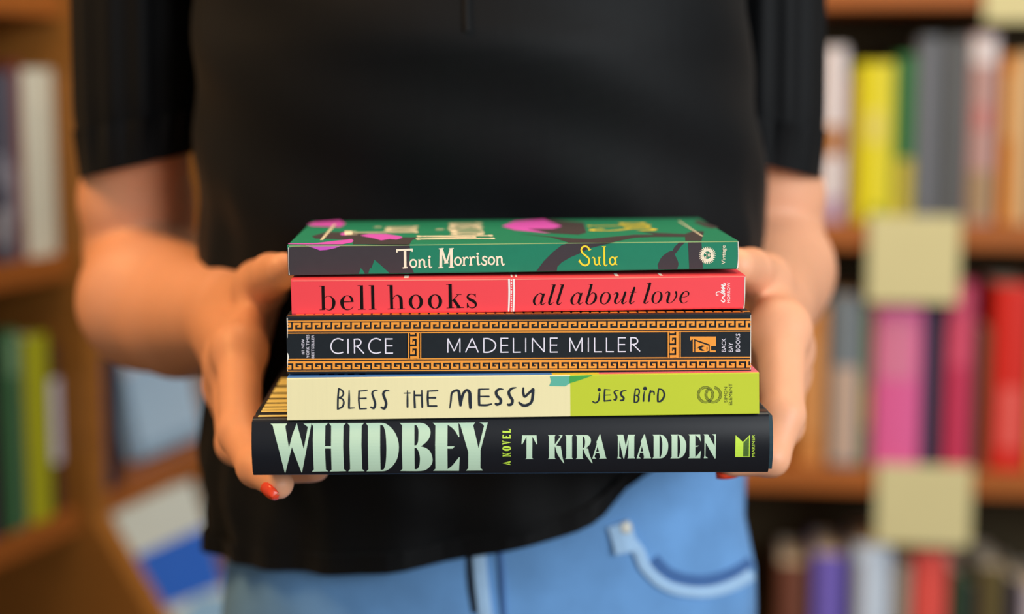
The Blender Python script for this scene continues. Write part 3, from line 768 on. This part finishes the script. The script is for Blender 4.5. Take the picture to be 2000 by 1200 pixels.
# jeans
DEN = mat('light_blue_denim', (102, 150, 204), .85, .2, .34, 26, bump=.25, sheen=.1)
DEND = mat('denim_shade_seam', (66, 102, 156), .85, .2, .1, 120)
DENL = mat('faded_denim_seam', (158, 192, 226), .85, .2, .1, 150)
def ell_ring(cx, cy, cz, hx, fy, by, n=72, fn=None, e=1.0):
    out = []
    for i in range(n):
        a = 2 * math.pi * i / n; c_, s_ = math.cos(a), math.sin(a)
        c_ = math.copysign(abs(c_) ** e, c_); s_ = math.copysign(abs(s_) ** e, s_)
        p = Vector((cx + hx * c_, cy + (fy if s_ < 0 else by) * s_, cz))
        if fn: p = fn(p, a)
        out.append(p)
    return out
mb = MB()
CY = 1.055
def jfold(p, a):
    q = math.sin(a * 9 + p.z * 60) * .0015 + math.sin(p.x * 70 + p.z * 110) * .0014
    return p + Vector((math.cos(a), math.sin(a), 0)) * q
mb.loft([ell_ring(-.014, CY, z, hx, fy, by, fn=jfold, e=.92) for z, hx, fy, by in
         ((1.035, .146, .098, .098), (1.0, .154, .103, .105), (.965, .160, .106, .115), (.93, .1625, .108, .12), (.90, .166, .108, .122), (.87, .168, .108, .122), (.83, .168, .104, .118), (.79, .164, .098, .105))], cap=False)
for sx in (-1, 1):
    mb.loft([ell_ring(-.014 + sx * ox, CY + oy, z, hx, fy, fy, 40) for z, ox, oy, hx, fy in ((.83, .086, .004, .083, .104), (.76, .086, .004, .082, .095), (.6, .088, 0, .074, .08), (.45, .09, 0, .062, .065), (.25, .092, .01, .055, .058), (.10, .094, .015, .055, .056))])
jeans = mb.build('jeans', DEN, person, smooth=True)
JB = BVHTree.FromPolygons([tuple(v) for v in mb.v], mb.f)
def on_bvh(B, x, y):
    h = B.ray_cast(CAM, ray(x, y).normalized())
    return (h[0], h[1] if h[1].y < 0 else -h[1]) if h[0] is not None else (None, None)
def band(B, pix, wpx, th, name, m, parent, lift=0.0):
    pts = catmull(pix, 8); mb = MB(); rings = []
    for i, q in enumerate(pts):
        a = pts[max(0, i - 1)]; b = pts[min(len(pts) - 1, i + 1)]; d = math.hypot(b[0] - a[0], b[1] - a[1]) or 1
        nx, ny = -(b[1] - a[1]) / d * wpx / 2, (b[0] - a[0]) / d * wpx / 2
        A, n1 = on_bvh(B, q[0] + nx, q[1] + ny); Bp, n2 = on_bvh(B, q[0] - nx, q[1] - ny)
        if A is None or Bp is None: continue
        M_ = (A + Bp) / 2 + (n1 + n2) / 2 * (lift + th * 1.3)
        rings.append([A + n1 * (lift - .0005), A + n1 * (lift + th), M_, Bp + n2 * (lift + th), Bp + n2 * (lift - .0005)])
    mb.loft(rings); return mb.build(name, m, parent, smooth=False)
band(JB, [(1216, 1042), (1244, 1075), (1262, 1112), (1305, 1146), (1375, 1156), (1440, 1136), (1492, 1096)], 21, .0022, 'pocket_edge', DENL, jeans)
band(JB, [(1276, 1092), (1312, 1124), (1375, 1135), (1437, 1117), (1486, 1080)], 22, .0006, 'pocket_opening_shade', DEND, jeans)  # shade in the fold above the pocket edge, painted as darker denim
band(JB, [(1204, 1022), (1214, 1052), (1220, 1078)], 44, .0035, 'belt_loop', DENL, jeans)
band(JB, [(914, 1062), (918, 1130), (926, 1199), (932, 1260)], 11, .0003, 'fly_opening_shadow', mat('painted_fly_shadow', (40, 48, 60), .9, .1), jeans)  # shadow along the fly, painted as a thin dark strip
band(JB, [(935, 1062), (940, 1130), (948, 1199), (954, 1260)], 26, .0016, 'fly_flap', DENL, jeans)
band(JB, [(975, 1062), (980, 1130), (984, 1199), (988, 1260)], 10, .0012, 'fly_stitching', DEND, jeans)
p_, n_ = on_bvh(JB, 1217, 1030)
if p_ is not None:
    mb2 = MB(); t1 = n_.orthogonal().normalized(); t2 = n_.cross(t1)
    mb2.loft([[p_ + n_ * hh + (t1 * math.cos(a) + t2 * math.sin(a)) * rr for a in [2 * math.pi * k / 20 for k in range(20)]] for hh, rr in ((.003, .0038), (.0048, .0036), (.0054, .002))])
    mb2.build('rivet', mat('pale_metal_rivet', (206, 206, 196), .35, .5), jeans, smooth=True)

# blouse
BLK = mat('black_blouse_cloth', (8, 10, 13), .62, .16, .14, 140, bump=.12, sheen=.06, stretch=(1, 1, .25))
hem_x = [-.30, -.19, -.125, -.06, 0, .045, .068, .085, .10, .13, .3]; hem_z = [.925, .912, .918, .926, .938, .950, .966, .988, 1.0, 1.01, 1.01]
_hx = np.linspace(-.30, .30, 241); _hz = np.convolve(np.pad(np.interp(_hx, hem_x, hem_z), 8, mode='edge'), np.ones(17) / 17, 'valid'); hem_x, hem_z = _hx, _hz
def torso(z):
    zs = [.90, .95, 1.0, 1.05, 1.115, 1.17, 1.22, 1.27, 1.33, 1.38]
    xl = [-.186, -.187, -.189, -.190, -.191, -.192, -.191, -.190, -.20, -.13]
    xr = [.156, .155, .152, .152, .157, .151, .143, .141, .15, .09]
    fy = [.118, .118, .117, .117, .122, .135, .145, .135, .105, .06]
    by = [.128, .12, .112, .106, .105, .105, .105, .10, .085, .05]
    g = lambda t: float(np.interp(z, zs, t))
    return g(xl), g(xr), g(fy), g(by)
N = 120
def bl_point(a, z, inner=0.0):
    xl, xr, fy, by = torso(z); c_, s_ = math.cos(a), math.sin(a); e = .88
    c_ = math.copysign(abs(c_) ** e, c_); s_ = math.copysign(abs(s_) ** e, s_)
    p = Vector(((xl + xr) / 2 + (xr - xl) / 2 * c_, CY + (fy if s_ < 0 else by) * s_, z))
    low = max(0.0, min(1.0, (1.17 - z) / .2))
    d = .0022 * math.sin(a * 23 + 1.3 * math.sin(z * 18)) * low + .003 * math.sin(a * 11 + z * 22 + 2) * low + .0016 * math.sin(z * 95 + a * 5) + .0035 * math.sin(a * 5.5 + z * 9) * low
    d += .004 * max(0, math.sin(z * 75 + p.x * 40)) * max(0, 1 - abs(z - 1.0) / .07)
    return p + Vector((c_, s_, 0)) * (d - inner)
rings = []
ztop = 1.385
for k in range(56):
    f = k / 55; r_ = []
    for i in range(N):
        a = 2 * math.pi * i / N; x0_ = bl_point(a, 1.0).x
        zb = float(np.interp(x0_, hem_x, hem_z)) if math.sin(a) < 0.25 else .955
        if math.sin(a) > -.1 and math.sin(a) <= .25: zb = float(np.interp(x0_, hem_x, hem_z)) * (1 - (math.sin(a) + .1) / .35) + .955 * (math.sin(a) + .1) / .35
        z = zb + (ztop - zb) * f
        r_.append(bl_point(a, z))
    rings.append(r_)
inner = []
for r_ in rings[:3][::-1]:
    inner.append([p + (Vector(((-.018), CY, p.z)) - p).normalized() * .0018 for p in r_])
mb = MB(); mb.loft(inner + rings, cap=False)
mb.loft([[Vector((-.02 + .055 * math.cos(2 * math.pi * i / 40), 1.095 + .05 * math.sin(2 * math.pi * i / 40), 1.40)) for i in range(40)], [Vector((-.02 + .105 * math.cos(2 * math.pi * i / 40), 1.09 + .055 * math.sin(2 * math.pi * i / 40), 1.382)) for i in range(40)]], cap=False)
mb.loft([[Vector((x_, 1.10 + .052 * q_ * math.cos(2 * math.pi * i / 24), 1.322 + .05 * q_ * math.sin(2 * math.pi * i / 24))) for i in range(24)] for x_, q_ in ((-.262, .55), (-.245, .85), (-.2, 1), (.12, 1), (.165, .85), (.182, .55))])
blouse = mb.build('blouse', BLK, person, smooth=True)
TB = BVHTree.FromPolygons([tuple(v) for v in mb.v], mb.f)
def hemband(dz0, dz1, name):
    mbh = MB(); R = []
    for lift, f in ((.0004, dz0), (.0016, dz0), (.0016, dz1), (.0004, dz1)):
        r_ = []
        for i in range(N):
            p0, p1 = rings[0][i], rings[4][i]; t = f / max((p1 - p0).length, 1e-6); p = p0.lerp(p1, t)
            r_.append(p + Vector((p.x + .018, p.y - CY, 0)).normalized() * lift)
        R.append(r_)
    mbh.loft(R + [R[0]], cap=False); return mbh.build(name, BLK, blouse, smooth=False)
hemband(.0002, .012, 'hem_band')
band(TB, [(908, -120), (910, -40), (911, 30), (912, 62)], 13, .0012, 'placket', BLK, blouse)
def sleeve(px0, xin, name, sgn):
    mbs = MB(); R = []; n = 48
    for k in range(22):
        f = k / 21
        y_px = -300 + (320 + 300) * f
        c0 = P(px0 + (-sgn * 8 * f), y_px, 1.105)
        rx = float(np.interp(f, [0, .45, .8, .93, 1], [.0425, .042, .0415, .0385, .038] if sgn < 0 else [.0365, .0365, .037, .0358, .0352])); ry = rx * 1.18
        r_ = []
        for i in range(n):
            a = 2 * math.pi * i / n
            gth = .0022 * math.sin(a * 13) * min(1, f * 2) * (1 if f < .86 else .25)
            tilt = -sgn * -.0135 * math.cos(a) * f
            p = c0 + Vector((math.cos(a) * (rx + gth), math.sin(a) * (ry + gth), -tilt * 0 + (sgn * math.cos(a) * -.0085 * f)))
            r_.append(p)
        R.append(r_)
    c0 = sum(R[0], Vector()) / n
    dome = [[c0 + (p - c0) * q + Vector((sgn * -.02 * (1 - q), 0, .03 * (1 - q * q))) for p in R[0]] for q in (.15, .5, .78, .93)]
    R = dome + R
    inn = [[c + (sum(r_, Vector()) / n - c).normalized() * .0015 for c in r_] for r_ in R[::-1][:3]]
    mbs.loft(R + inn, cap=False); mbs.f.append(list(range(n))); mbs.m.append(0)
    s_ = mbs.build(name, BLK, blouse, smooth=True)
    Rc = []
    lo, hi = R[-1], R[-4]
    for lift, t in ((.0003, 0), (.0016, 0), (.0016, 1), (.0003, 1)):
        Rc.append([lo[i].lerp(hi[i], t) + (lo[i] - sum(lo, Vector()) / n).normalized() * lift for i in range(n)])
    mbc = MB(); mbc.loft(Rc + [Rc[0]], cap=False); mbc.build('cuff', BLK, blouse)
    return s_
sleeve(272, 0, 'sleeve', -1)
sleeve(1499, 0, 'sleeve', 1)
# shoes carry the figure on the floor
for sx in (-1, 1):
    mbs = MB(); cx = -.014 + sx * .094
    mbs.loft([[Vector((cx + wd * math.cos(a), yy, max(.001, hh * .5 + hh * .5 * math.sin(a)))) for a in [2 * math.pi * k / 20 for k in range(20)]] for yy, wd, hh in ((.90, .02, .035), (.92, .04, .05), (.98, .046, .065), (1.04, .04, .10), (1.10, .038, .11), (1.125, .025, .09))])
    mbs.build('shoe', mat('black_shoe_leather', (26, 24, 24), .4, .5), person, smooth=True)

# ------------------------------------------------------------------ the room and its shelves
WOOD = mat('honey_wood', (158, 102, 42), .5, .35, .22, 9, bump=.1, stretch=(1, 1, 7))
WOODH = mat('honey_wood_boards', (158, 90, 34), .5, .35, .22, 9, bump=.1, stretch=(1.2, 7, 7))
BACKP = mat('dark_back_board', (66, 58, 40), .8, .2, .12, 12)
fl = MB(); fl.box((-3, -2.5, -.05), (6, 0, 0), (0, 6, 0), (0, 0, .05)); struct(fl.build('floor', mat('carpet_floor', (88, 78, 68), .9, .1, .15, 40)))
wl = MB(); wl.box((-3, 3.1, 0), (6, 0, 0), (0, .05, 0), (0, 0, 2.8)); struct(wl.build('wall_back', mat('plaster', (170, 160, 140), .9, .1, .04, 10)))
wl = MB(); wl.box((-1.75, -2.5, 0), (-.05, 0, 0), (0, 5.6, 0), (0, 0, 2.8)); struct(wl.build('wall_left', mat('plaster', (170, 160, 140))))

class Shelf:
    def __init__(s, px, Y, ang):
        s.u = Vector((math.cos(ang), math.sin(ang), 0)); s.n = Vector((math.sin(ang), -math.cos(ang), 0)); s.w = -s.n
        s.o = P(px, 157, Y); s.o.z = 0
    def uz(s, x, y, w_=0.0):
        p = hit(x, y, s.o + s.w * w_, s.n); return (p - s.o).dot(s.u), p.z
    def pt(s, u, w_, z): return s.o + s.u * u + s.w * w_ + Vector((0, 0, z))
    def box(s, mb, u0, u1, w0, w1, z0, z1, mi=0):
        mb.box(s.pt(u0, w0, z0), s.u * (u1 - u0), s.w * (w1 - w0), (0, 0, z1 - z0), mi)

def shelf_book(sh, u0, u1, zb, zt, w0, depth, rgb, label, group, patches=(), kind='book', hard=True, rough=.45, lean=0.0):
    """a book on a shelf, spine out: bound cover, page block and the blocks printed on its spine"""
    g = .0008; u0 += g; u1 -= g; zb += .0006
    m = mat('cover_%d_%d_%d' % rgb, rgb, rough, .4, .06, 80)
    root = thing('shelved_book', sh.pt((u0 + u1) / 2, w0 + depth / 2, zb), label, 'book', group)
    T = u1 - u0; th = min(.0025, T * .12); n = 8
    prof = []
    for i in range(n + 1):
        a = math.pi * i / n
        prof.append((T / 2 - T / 2 * math.cos(a), -min(.006, T * .16) * math.sin(a)))
    outer = [(0, depth)] + prof + [(T, depth)]
    inner = [(T - th, depth)] + [(T - th, th), (th, th)] + [(th, depth)]
    ring = outer + inner
    Z = lambda z, uu: z
    mb = MB()
    sh_f = lambda uu, ww, z: sh.pt(u0 + uu + lean * (z - zb), w0 + ww, z)
    mb.loft([[sh_f(a, b, z) for a, b in ring] for z in (zb, zt)], cap=False)
    k = len(ring); no = len(outer)
    for base_i in (0, k):
        for i in range(no - 1):
            j1, j2 = i, i + 1
            # close head and tail between outer and inner outline
        mb.f.append([base_i + 0, base_i + 1, base_i + k - 2, base_i + k - 1]); mb.m.append(0)
        mb.f.append([base_i + no - 2, base_i + no - 1, base_i + no, base_i + no + 1]); mb.m.append(0)
        mb.f.append([base_i + i for i in range(1, no - 1)] + [base_i + no + 1, base_i + no + 2]); mb.m.append(0)
    mb.build('cover', m, root)
    pg = MB(); pg.loft([[sh_f(a, b, z) for a, b in ((th + .0002, th + .0005), (T - th - .0002, th + .0005), (T - th - .0002, depth - .003), (th + .0002, depth - .003))] for z in (zb + .002, zt - .003)])
    pg.build('pages', PAGES, root)
    for f0, f1, a0, a1, prgb in patches:      # spine blocks: fractions of the height (from the foot) and of the width
        za, zc = zb + (zt - zb) * f0, zb + (zt - zb) * f1
        pm = mat('spine_print_%d_%d_%d' % prgb, prgb, .5, .35, .05)
        R = []
        for z in (za, zc):
            pp = []
            for i in range(7):
                t = a0 + (a1 - a0) * i / 6; ww = -min(.006, T * .16) * math.sin(math.acos(max(-1, min(1, 1 - 2 * t))))
                pp.append((T * t, ww))
            R.append([sh_f(a, b - .0004, z) for a, b in pp] + [sh_f(a, b + .0004, z) for a, b in pp[::-1]])
        pb = MB(); pb.loft(R); pb.build('spine_label', pm, root)
    return root

# --- back bookcase
BK = Shelf(1750, 2.36, math.radians(-8))
zA = BK.uz(1760, 437)[1]; zB = BK.uz(1760, 918)[1]; zTop = BK.uz(1760, 16)[1]; zC = zB - (zA - zB)
TH = .036
uL, uR = -.80, .75
bk = thing('bookcase', BK.pt((uL + uR) / 2, .15, 0), 'tall honey-brown bookcase along the back wall behind the person', 'bookcase')
for z in (zC, zB, zA, zTop + TH, zTop + TH + .34):
    mb = MB(); BK.box(mb, uL, uR, .0, .27, z - TH, z); bevel(mb.build('shelf_board', WOODH, bk), .002)
for u in (uL - .03, uR):
    mb = MB(); BK.box(mb, u, u + .03, -.004, .28, 0, zTop + TH + .36); mb.build('side_panel', WOOD, bk)
mb = MB(); BK.box(mb, uL, uR, .27, .282, 0, zTop + TH + .36); mb.build('back_panel', BACKP, bk)
mb = MB(); BK.box(mb, uL, uR, .02, .27, 0, .1); mb.build('plinth', WOOD, bk)
GA, GB, GC = 'books on the upper back shelf', 'books on the middle back shelf', 'books on the lowest back shelf in view'
def bkb(x0, x1, yt, ybase, z, rgb, label, grp, patches=(), w0=.018, depth=.15):
    a = BK.uz(x0, (yt + ybase) / 2, w0)[0]; b = BK.uz(x1, (yt + ybase) / 2, w0)[0]; zt = BK.uz((x0 + x1) / 2, yt, w0)[1]
    return shelf_book(BK, a, b, z, zt, w0, depth, rgb, label, grp, patches)
A = lambda *a, **k: bkb(*a[:3], 437, zA, *a[3:], GA, **k)
A(1602, 1652, 92, (214, 208, 214), 'white book with brown mid-spine block beside the sleeve, left end of upper back shelf', patches=((.38, .55, .1, .9, (170, 110, 50)), (.0, .14, .05, .95, (178, 150, 176))))
A(1653, 1668, 150, (140, 92, 44), 'slim brown book between the white and the yellow books on the upper back shelf')
A(1669, 1745, 122, (214, 206, 20), 'bright yellow book on the upper back shelf', patches=((.50, .70, .25, .75, (210, 200, 96)), (.03, .10, .4, .7, (120, 140, 30))))
A(1746, 1786, 108, (40, 110, 56), 'green book with mustard lower spine leaning next to the bright yellow book', patches=((.02, .38, .1, .95, (186, 172, 62)),))
A(1787, 1836, 72, (96, 102, 112), 'tall slate-grey book, left one of the tall grey pair on the upper back shelf', patches=((.1, .92, .2, .38, (120, 124, 138)),))
A(1837, 1888, 74, (84, 88, 92), 'tall dark grey book, right one of the tall grey pair on the upper back shelf')
A(1890, 1946, 66, (176, 140, 138), 'tall pale pink book with white head next to the tall grey pair', patches=((.84, .985, .05, .95, (214, 208, 214)), (.02, .28, .08, .92, (160, 136, 104)), (.5, .62, .2, .8, (186, 120, 120))))
A(1952, 1980, 106, (204, 128, 36), 'orange book with cream block near the right end of upper back shelf', patches=((.5, .9, .3, .98, (214, 164, 104)),))
A(1981, 2018, 104, (206, 172, 124), 'cream tan book right of the orange book on the upper back shelf')
A(2019, 2062, 118, (120, 60, 40), 'russet book at the far right end of the upper back shelf')
B = lambda *a, **k: bkb(*a[:3], 918, zB, *a[3:], GB, **k)
B(1556, 1614, 600, (196, 130, 66), 'tan book next to the hand, left end of the middle back shelf', patches=((.2, .8, .3, .7, (208, 150, 92)),))
B(1619, 1684, 576, (112, 124, 134), 'grey-blue book with beige lower spine on the middle back shelf', patches=((.03, .58, .1, .9, (188, 166, 152)),))
B(1686, 1701, 600, (96, 122, 52), 'slim olive book left of the pink book on the middle back shelf', patches=((.25, .5, .1, .9, (176, 150, 30)),))
B(1704, 1801, 598, (218, 96, 160), 'wide bright pink book on the middle back shelf', patches=((.55, .93, .08, .85, (210, 122, 160)),))
B(1803, 1838, 600, (32, 52, 78), 'dark navy book between two pink books on the middle back shelf')
B(1843, 1902, 550, (190, 50, 90), 'crimson-pink book on the middle back shelf', patches=((.55, .95, .15, .85, (206, 78, 112)),))
B(1904, 1932, 640, (82, 62, 34), 'low dark brown book between the crimson-pink and the red books')
B(1934, 2012, 556, (206, 34, 20), 'wide red book with pinkish lower block on the middle back shelf', patches=((.12, .45, .25, .8, (222, 92, 86)),))
B(2014, 2052, 590, (180, 150, 60), 'mustard book right of the wide red book on the middle back shelf')
C_ = lambda *a, **k: bkb(*a[:3], 1399, zC, *a[3:], GC, **k)
C_(1516, 1574, 1102, (110, 66, 52), 'brown book left of the purple book on the lowest back shelf in view')
C_(1584, 1648, 1084, (112, 98, 196), 'purple book on the lowest back shelf in view')
C_(1664, 1737, 1064, (196, 216, 240), 'pale blue book on the lowest back shelf in view', patches=((.05, .9, .02, .2, (160, 160, 176)),))
C_(1739, 1776, 1100, (150, 140, 128), 'warm grey book between pale blue and coral books on the lowest back shelf')
C_(1779, 1848, 1077, (224, 84, 78), 'coral red book on the lowest back shelf in view')
C_(1851, 1886, 1116, (44, 70, 50), 'dark green book right of the coral red book on the lowest back shelf')
C_(1887, 1904, 1140, (38, 38, 52), 'slim near-black book right of the dark green book on the lowest back shelf')
C_(1906, 1960, 1110, (92, 82, 48), 'olive brown book near the right end of the lowest back shelf')
C_(1962, 1990, 1130, (40, 36, 60), 'dark indigo book right of the olive brown book')
C_(1992, 2040, 1150, (190, 184, 196), 'pale lilac book at the right end of the lowest back shelf')
# shelf cards
CARD = mat('cream_card', (206, 202, 156), .8, .2, .04, 20)
def card(x0, x1, ya, yb, label):
    (u0, z1), (u1, z0) = BK.uz(x0, ya), BK.uz(x1, yb)
    root = thing('shelf_card', BK.pt((u0 + u1) / 2, -.006, z0), label, 'card', 'cream shelf cards')
    mb = MB(); BK.box(mb, u0, u1, -.0075, -.0062, z0, z1); mb.build('card_face', CARD, root)
    mb = MB(); BK.box(mb, u0 + .004, u1 - .004, -.0062, -.0002, z1 - .03, z1 - .004); mb.build('card_clip', mat('clear_card_holder', (206, 198, 150), .5, .4), root)
card(1697, 1870, 420, 592, 'cream shelf card hanging from the upper back shelf, under the green and grey books')
card(1713, 1893, 904, 1066, 'cream shelf card hanging from the middle back shelf, under the pink and navy books')
card(1926, 2100, -110, 42, 'cream shelf card at the upper right corner, hanging from the top board')

# --- left bookcase, running away from the camera
ANG = math.radians(90 - 17.5)
LK = Shelf(165, 2.05, ANG)
zL1 = LK.uz(60, 508)[1]; zL2 = LK.uz(82, 1024)[1]; zL0 = LK.uz(60, 32)[1] ; TL_ = .03
ua, ub = -.62, .37
lk = thing('bookcase', LK.pt(-.1, .14, 0), 'honey-brown bookcase at the left edge with a flared upright and display ledge', 'bookcase')
upost = LK.uz(157, 700)[0]
for z in (zL2, zL1, zL0 + TL_, zL0 + TL_ + .32):
    for (u0, u1) in ((ua, upost - .018), (upost + .018, ub)):
        mb = MB(); LK.box(mb, u0, u1, 0, .26, z - TL_, z); bevel(mb.build('shelf_board', WOODH, lk), .002)
zt_ = zL0 + TL_ + .34
for uc in (upost,):
    prof = [(.27, 0), (.27, zt_), (-.02, zt_), (-.02, zL2 - .01), (-.21, zL2 - .30), (-.21, 0)]
    mb = MB(); mb.loft([[LK.pt(uc + du, w_, z) for w_, z in prof] for du in (-.018, .018)]); mb.build('side_panel', WOOD, lk)
for uc in (ua - .015, ub + .015):
    mb = MB(); LK.box(mb, uc - .015, uc + .015, -.01, .27, 0, zt_); mb.build('side_panel', WOOD, lk)
mb = MB(); LK.box(mb, ua, ub, .262, .275, 0, zt_); mb.build('back_panel', BACKP, lk)
mb = MB(); LK.box(mb, ua, upost - .018, .0, .262, 0, zL2 - TL_ - .28); mb.build('base_box', WOOD, lk)
# slanted display ledge on the far side of the upright
zl = zL2 - .33
mb = MB(); mb.loft([[LK.pt(u, w_, z) for w_, z in ((-.2, zl - .02), (-.2, zl), (.25, zl), (.25, zl - .02))] for u in (upost + .018, ub)]); mb.build('display_ledge', WOOD, lk)
mb = MB(); LK.box(mb, upost + .018, ub, -.19, .26, 0, zl - .02); mb.build('base_box', WOOD, lk)
GL1, GL2 = 'books on the upper left shelf', 'books on the lower left shelf'
def lkb(x0, x1, ym, yt, z, rgb, label, grp, patches=(), w0=.012, depth=.16):
    a = LK.uz(x0, ym, w0)[0]; b = LK.uz(x1, ym, w0)[0]; zt = LK.uz((x0 + x1) / 2, yt, w0)[1]
    return shelf_book(LK, a, b, z, zt, w0, depth, rgb, label, grp, patches)
L1 = lambda x0, x1, yt, *a, **k: lkb(x0, x1, 320, yt, zL1, *a, GL1, **k)
L1(-60, -22, 150, (120, 30, 30), 'dark red book at the far left of the upper left shelf')
L1(-20, 14, 160, (70, 74, 92), 'dark grey-blue book with white bands on the upper left shelf, at the picture edge', patches=((.1, .3, .1, .9, (150, 150, 160)), (.42, .6, .15, .85, (128, 130, 146))))
L1(15, 32, 140, (104, 100, 116), 'mauve-grey book right of the banded dark book on the upper left shelf', patches=((.2, .5, .1, .9, (150, 146, 160)),))
L1(33, 47, 118, (128, 62, 48), 'slim red-brown book left of the white book on the upper left shelf')
L1(48, 108, 135, (214, 212, 196), 'thick white book on the upper left shelf', patches=((.2, .8, .3, .6, (204, 204, 190)),))
L2 = lambda x0, x1, yt, *a, **k: lkb(x0, x1, 860, yt, zL2, *a, GL2, **k)
L2(-58, -14, 660, (70, 60, 80), 'dusky plum book at the far left of the lower left shelf')
L2(-12, 14, 648, (28, 58, 36), 'dark green book at the left picture edge on the lower left shelf')
L2(15, 40, 645, (66, 124, 84), 'mid green book with pale head on the lower left shelf', patches=((.78, .97, .1, .9, (120, 168, 128)),))
L2(41, 50, 660, (70, 58, 70), 'slim plum book between the green and yellow-green books on the lower left shelf')
L2(51, 98, 655, (172, 176, 28), 'yellow-green book on the lower left shelf')
L2(99, 119, 672, (78, 50, 36), 'dark brown book with a white spine label beside the upright, lower left shelf', patches=((.30, .80, .02, .98, (206, 202, 222)),))

# face-out books on the far side of the upright
def face_book(x0, x1, yt, z, w_foot, lean, rgb, label, bands, th=.022, group=None):
    # x0 None: starts just past the upright
    wm = w_foot + lean * .12; u1 = LK.uz(x1, yt + 60, wm)[0]; u1 = min(u1, ub - .006); u0 = upost + .022 if x0 is None else LK.uz(x0, yt + 60, wm)[0]; z += .002; H = LK.uz(((x0 or 230) + x1) / 2, yt, wm)[1] - z
    root = thing('display_book', LK.pt((u0 + u1) / 2, w_foot, z), label, 'book', group)
    up = Vector((0, 0, math.cos(lean))) + LK.w * math.sin(lean); nn = LK.w * math.cos(lean) - Vector((0, 0, math.sin(lean)))
    base_p = LK.pt(u0, w_foot, z + .022 * math.sin(lean))
    W_ = u1 - u0
    mb = MB(); th_c = .0025
    mb.box(base_p, LK.u * W_, nn * th_c, up * H); mb.box(base_p + nn * (th - th_c), LK.u * W_, nn * th_c, up * H); mb.box(base_p, LK.u * th_c, nn * th, up * H)
    mb.build('cover', mat('cover_%d_%d_%d' % rgb, rgb, .4, .45, .06, 40), root)
    pg = MB(); pg.box(base_p + nn * th_c * 1.02 + LK.u * th_c * 1.02 + up * .003, LK.u * (W_ - th_c - .004), nn * (th - 2.1 * th_c), up * (H - .006)); pg.build('pages', PAGES, root)
    for pts, prgb in bands:
        pb = MB(); front = [base_p + LK.u * W_ * a + up * H * b - nn * .0006 for a, b in pts]; back = [p + nn * .0008 for p in front]
        pb.loft([front, back]); pb.build('cover_art', mat('cover_print_%d_%d_%d' % prgb, prgb, .45, .4, .05), root)
L3 = lambda x0, x1, yt, *a, **k: lkb(x0, x1, 800, yt, zL2, *a, 'books right of the upright', **k)
L3(176, 196, 690, (112, 96, 112), 'mauve book standing just right of the left upright')
L3(197, 214, 700, (44, 44, 92), 'dark indigo book right of the left upright')
L3(215, 236, 690, (40, 36, 30), 'near-black book beside the pale blue display book')
face_book(240, 432, 650, zL2, .045, .20, (172, 206, 236), 'pale blue book displayed face-out behind the wrist on the left bookcase', [([(.01, .01), (.99, .01), (.99, .12), (.01, .1)], (140, 176, 206)), ([(.01, .72), (.45, .84), (.7, .99), (.01, .99)], (214, 218, 232))])
face_book(None, 455, 985, zl, -.12, .30, (212, 220, 214), 'blue and white book displayed face-out on the low ledge below', [([(.01, .60), (.99, .54), (.99, .80), (.01, .82)], (48, 108, 214)), ([(.02, .36), (.98, .36), (.98, .5), (.62, .56), (.3, .5), (.02, .58)], (150, 190, 222)), ([(.5, .02), (.98, .02), (.98, .34), (.74, .30)], (222, 214, 194)), ([(.02, .02), (.3, .02), (.22, .3), (.05, .33)], (90, 146, 206))])
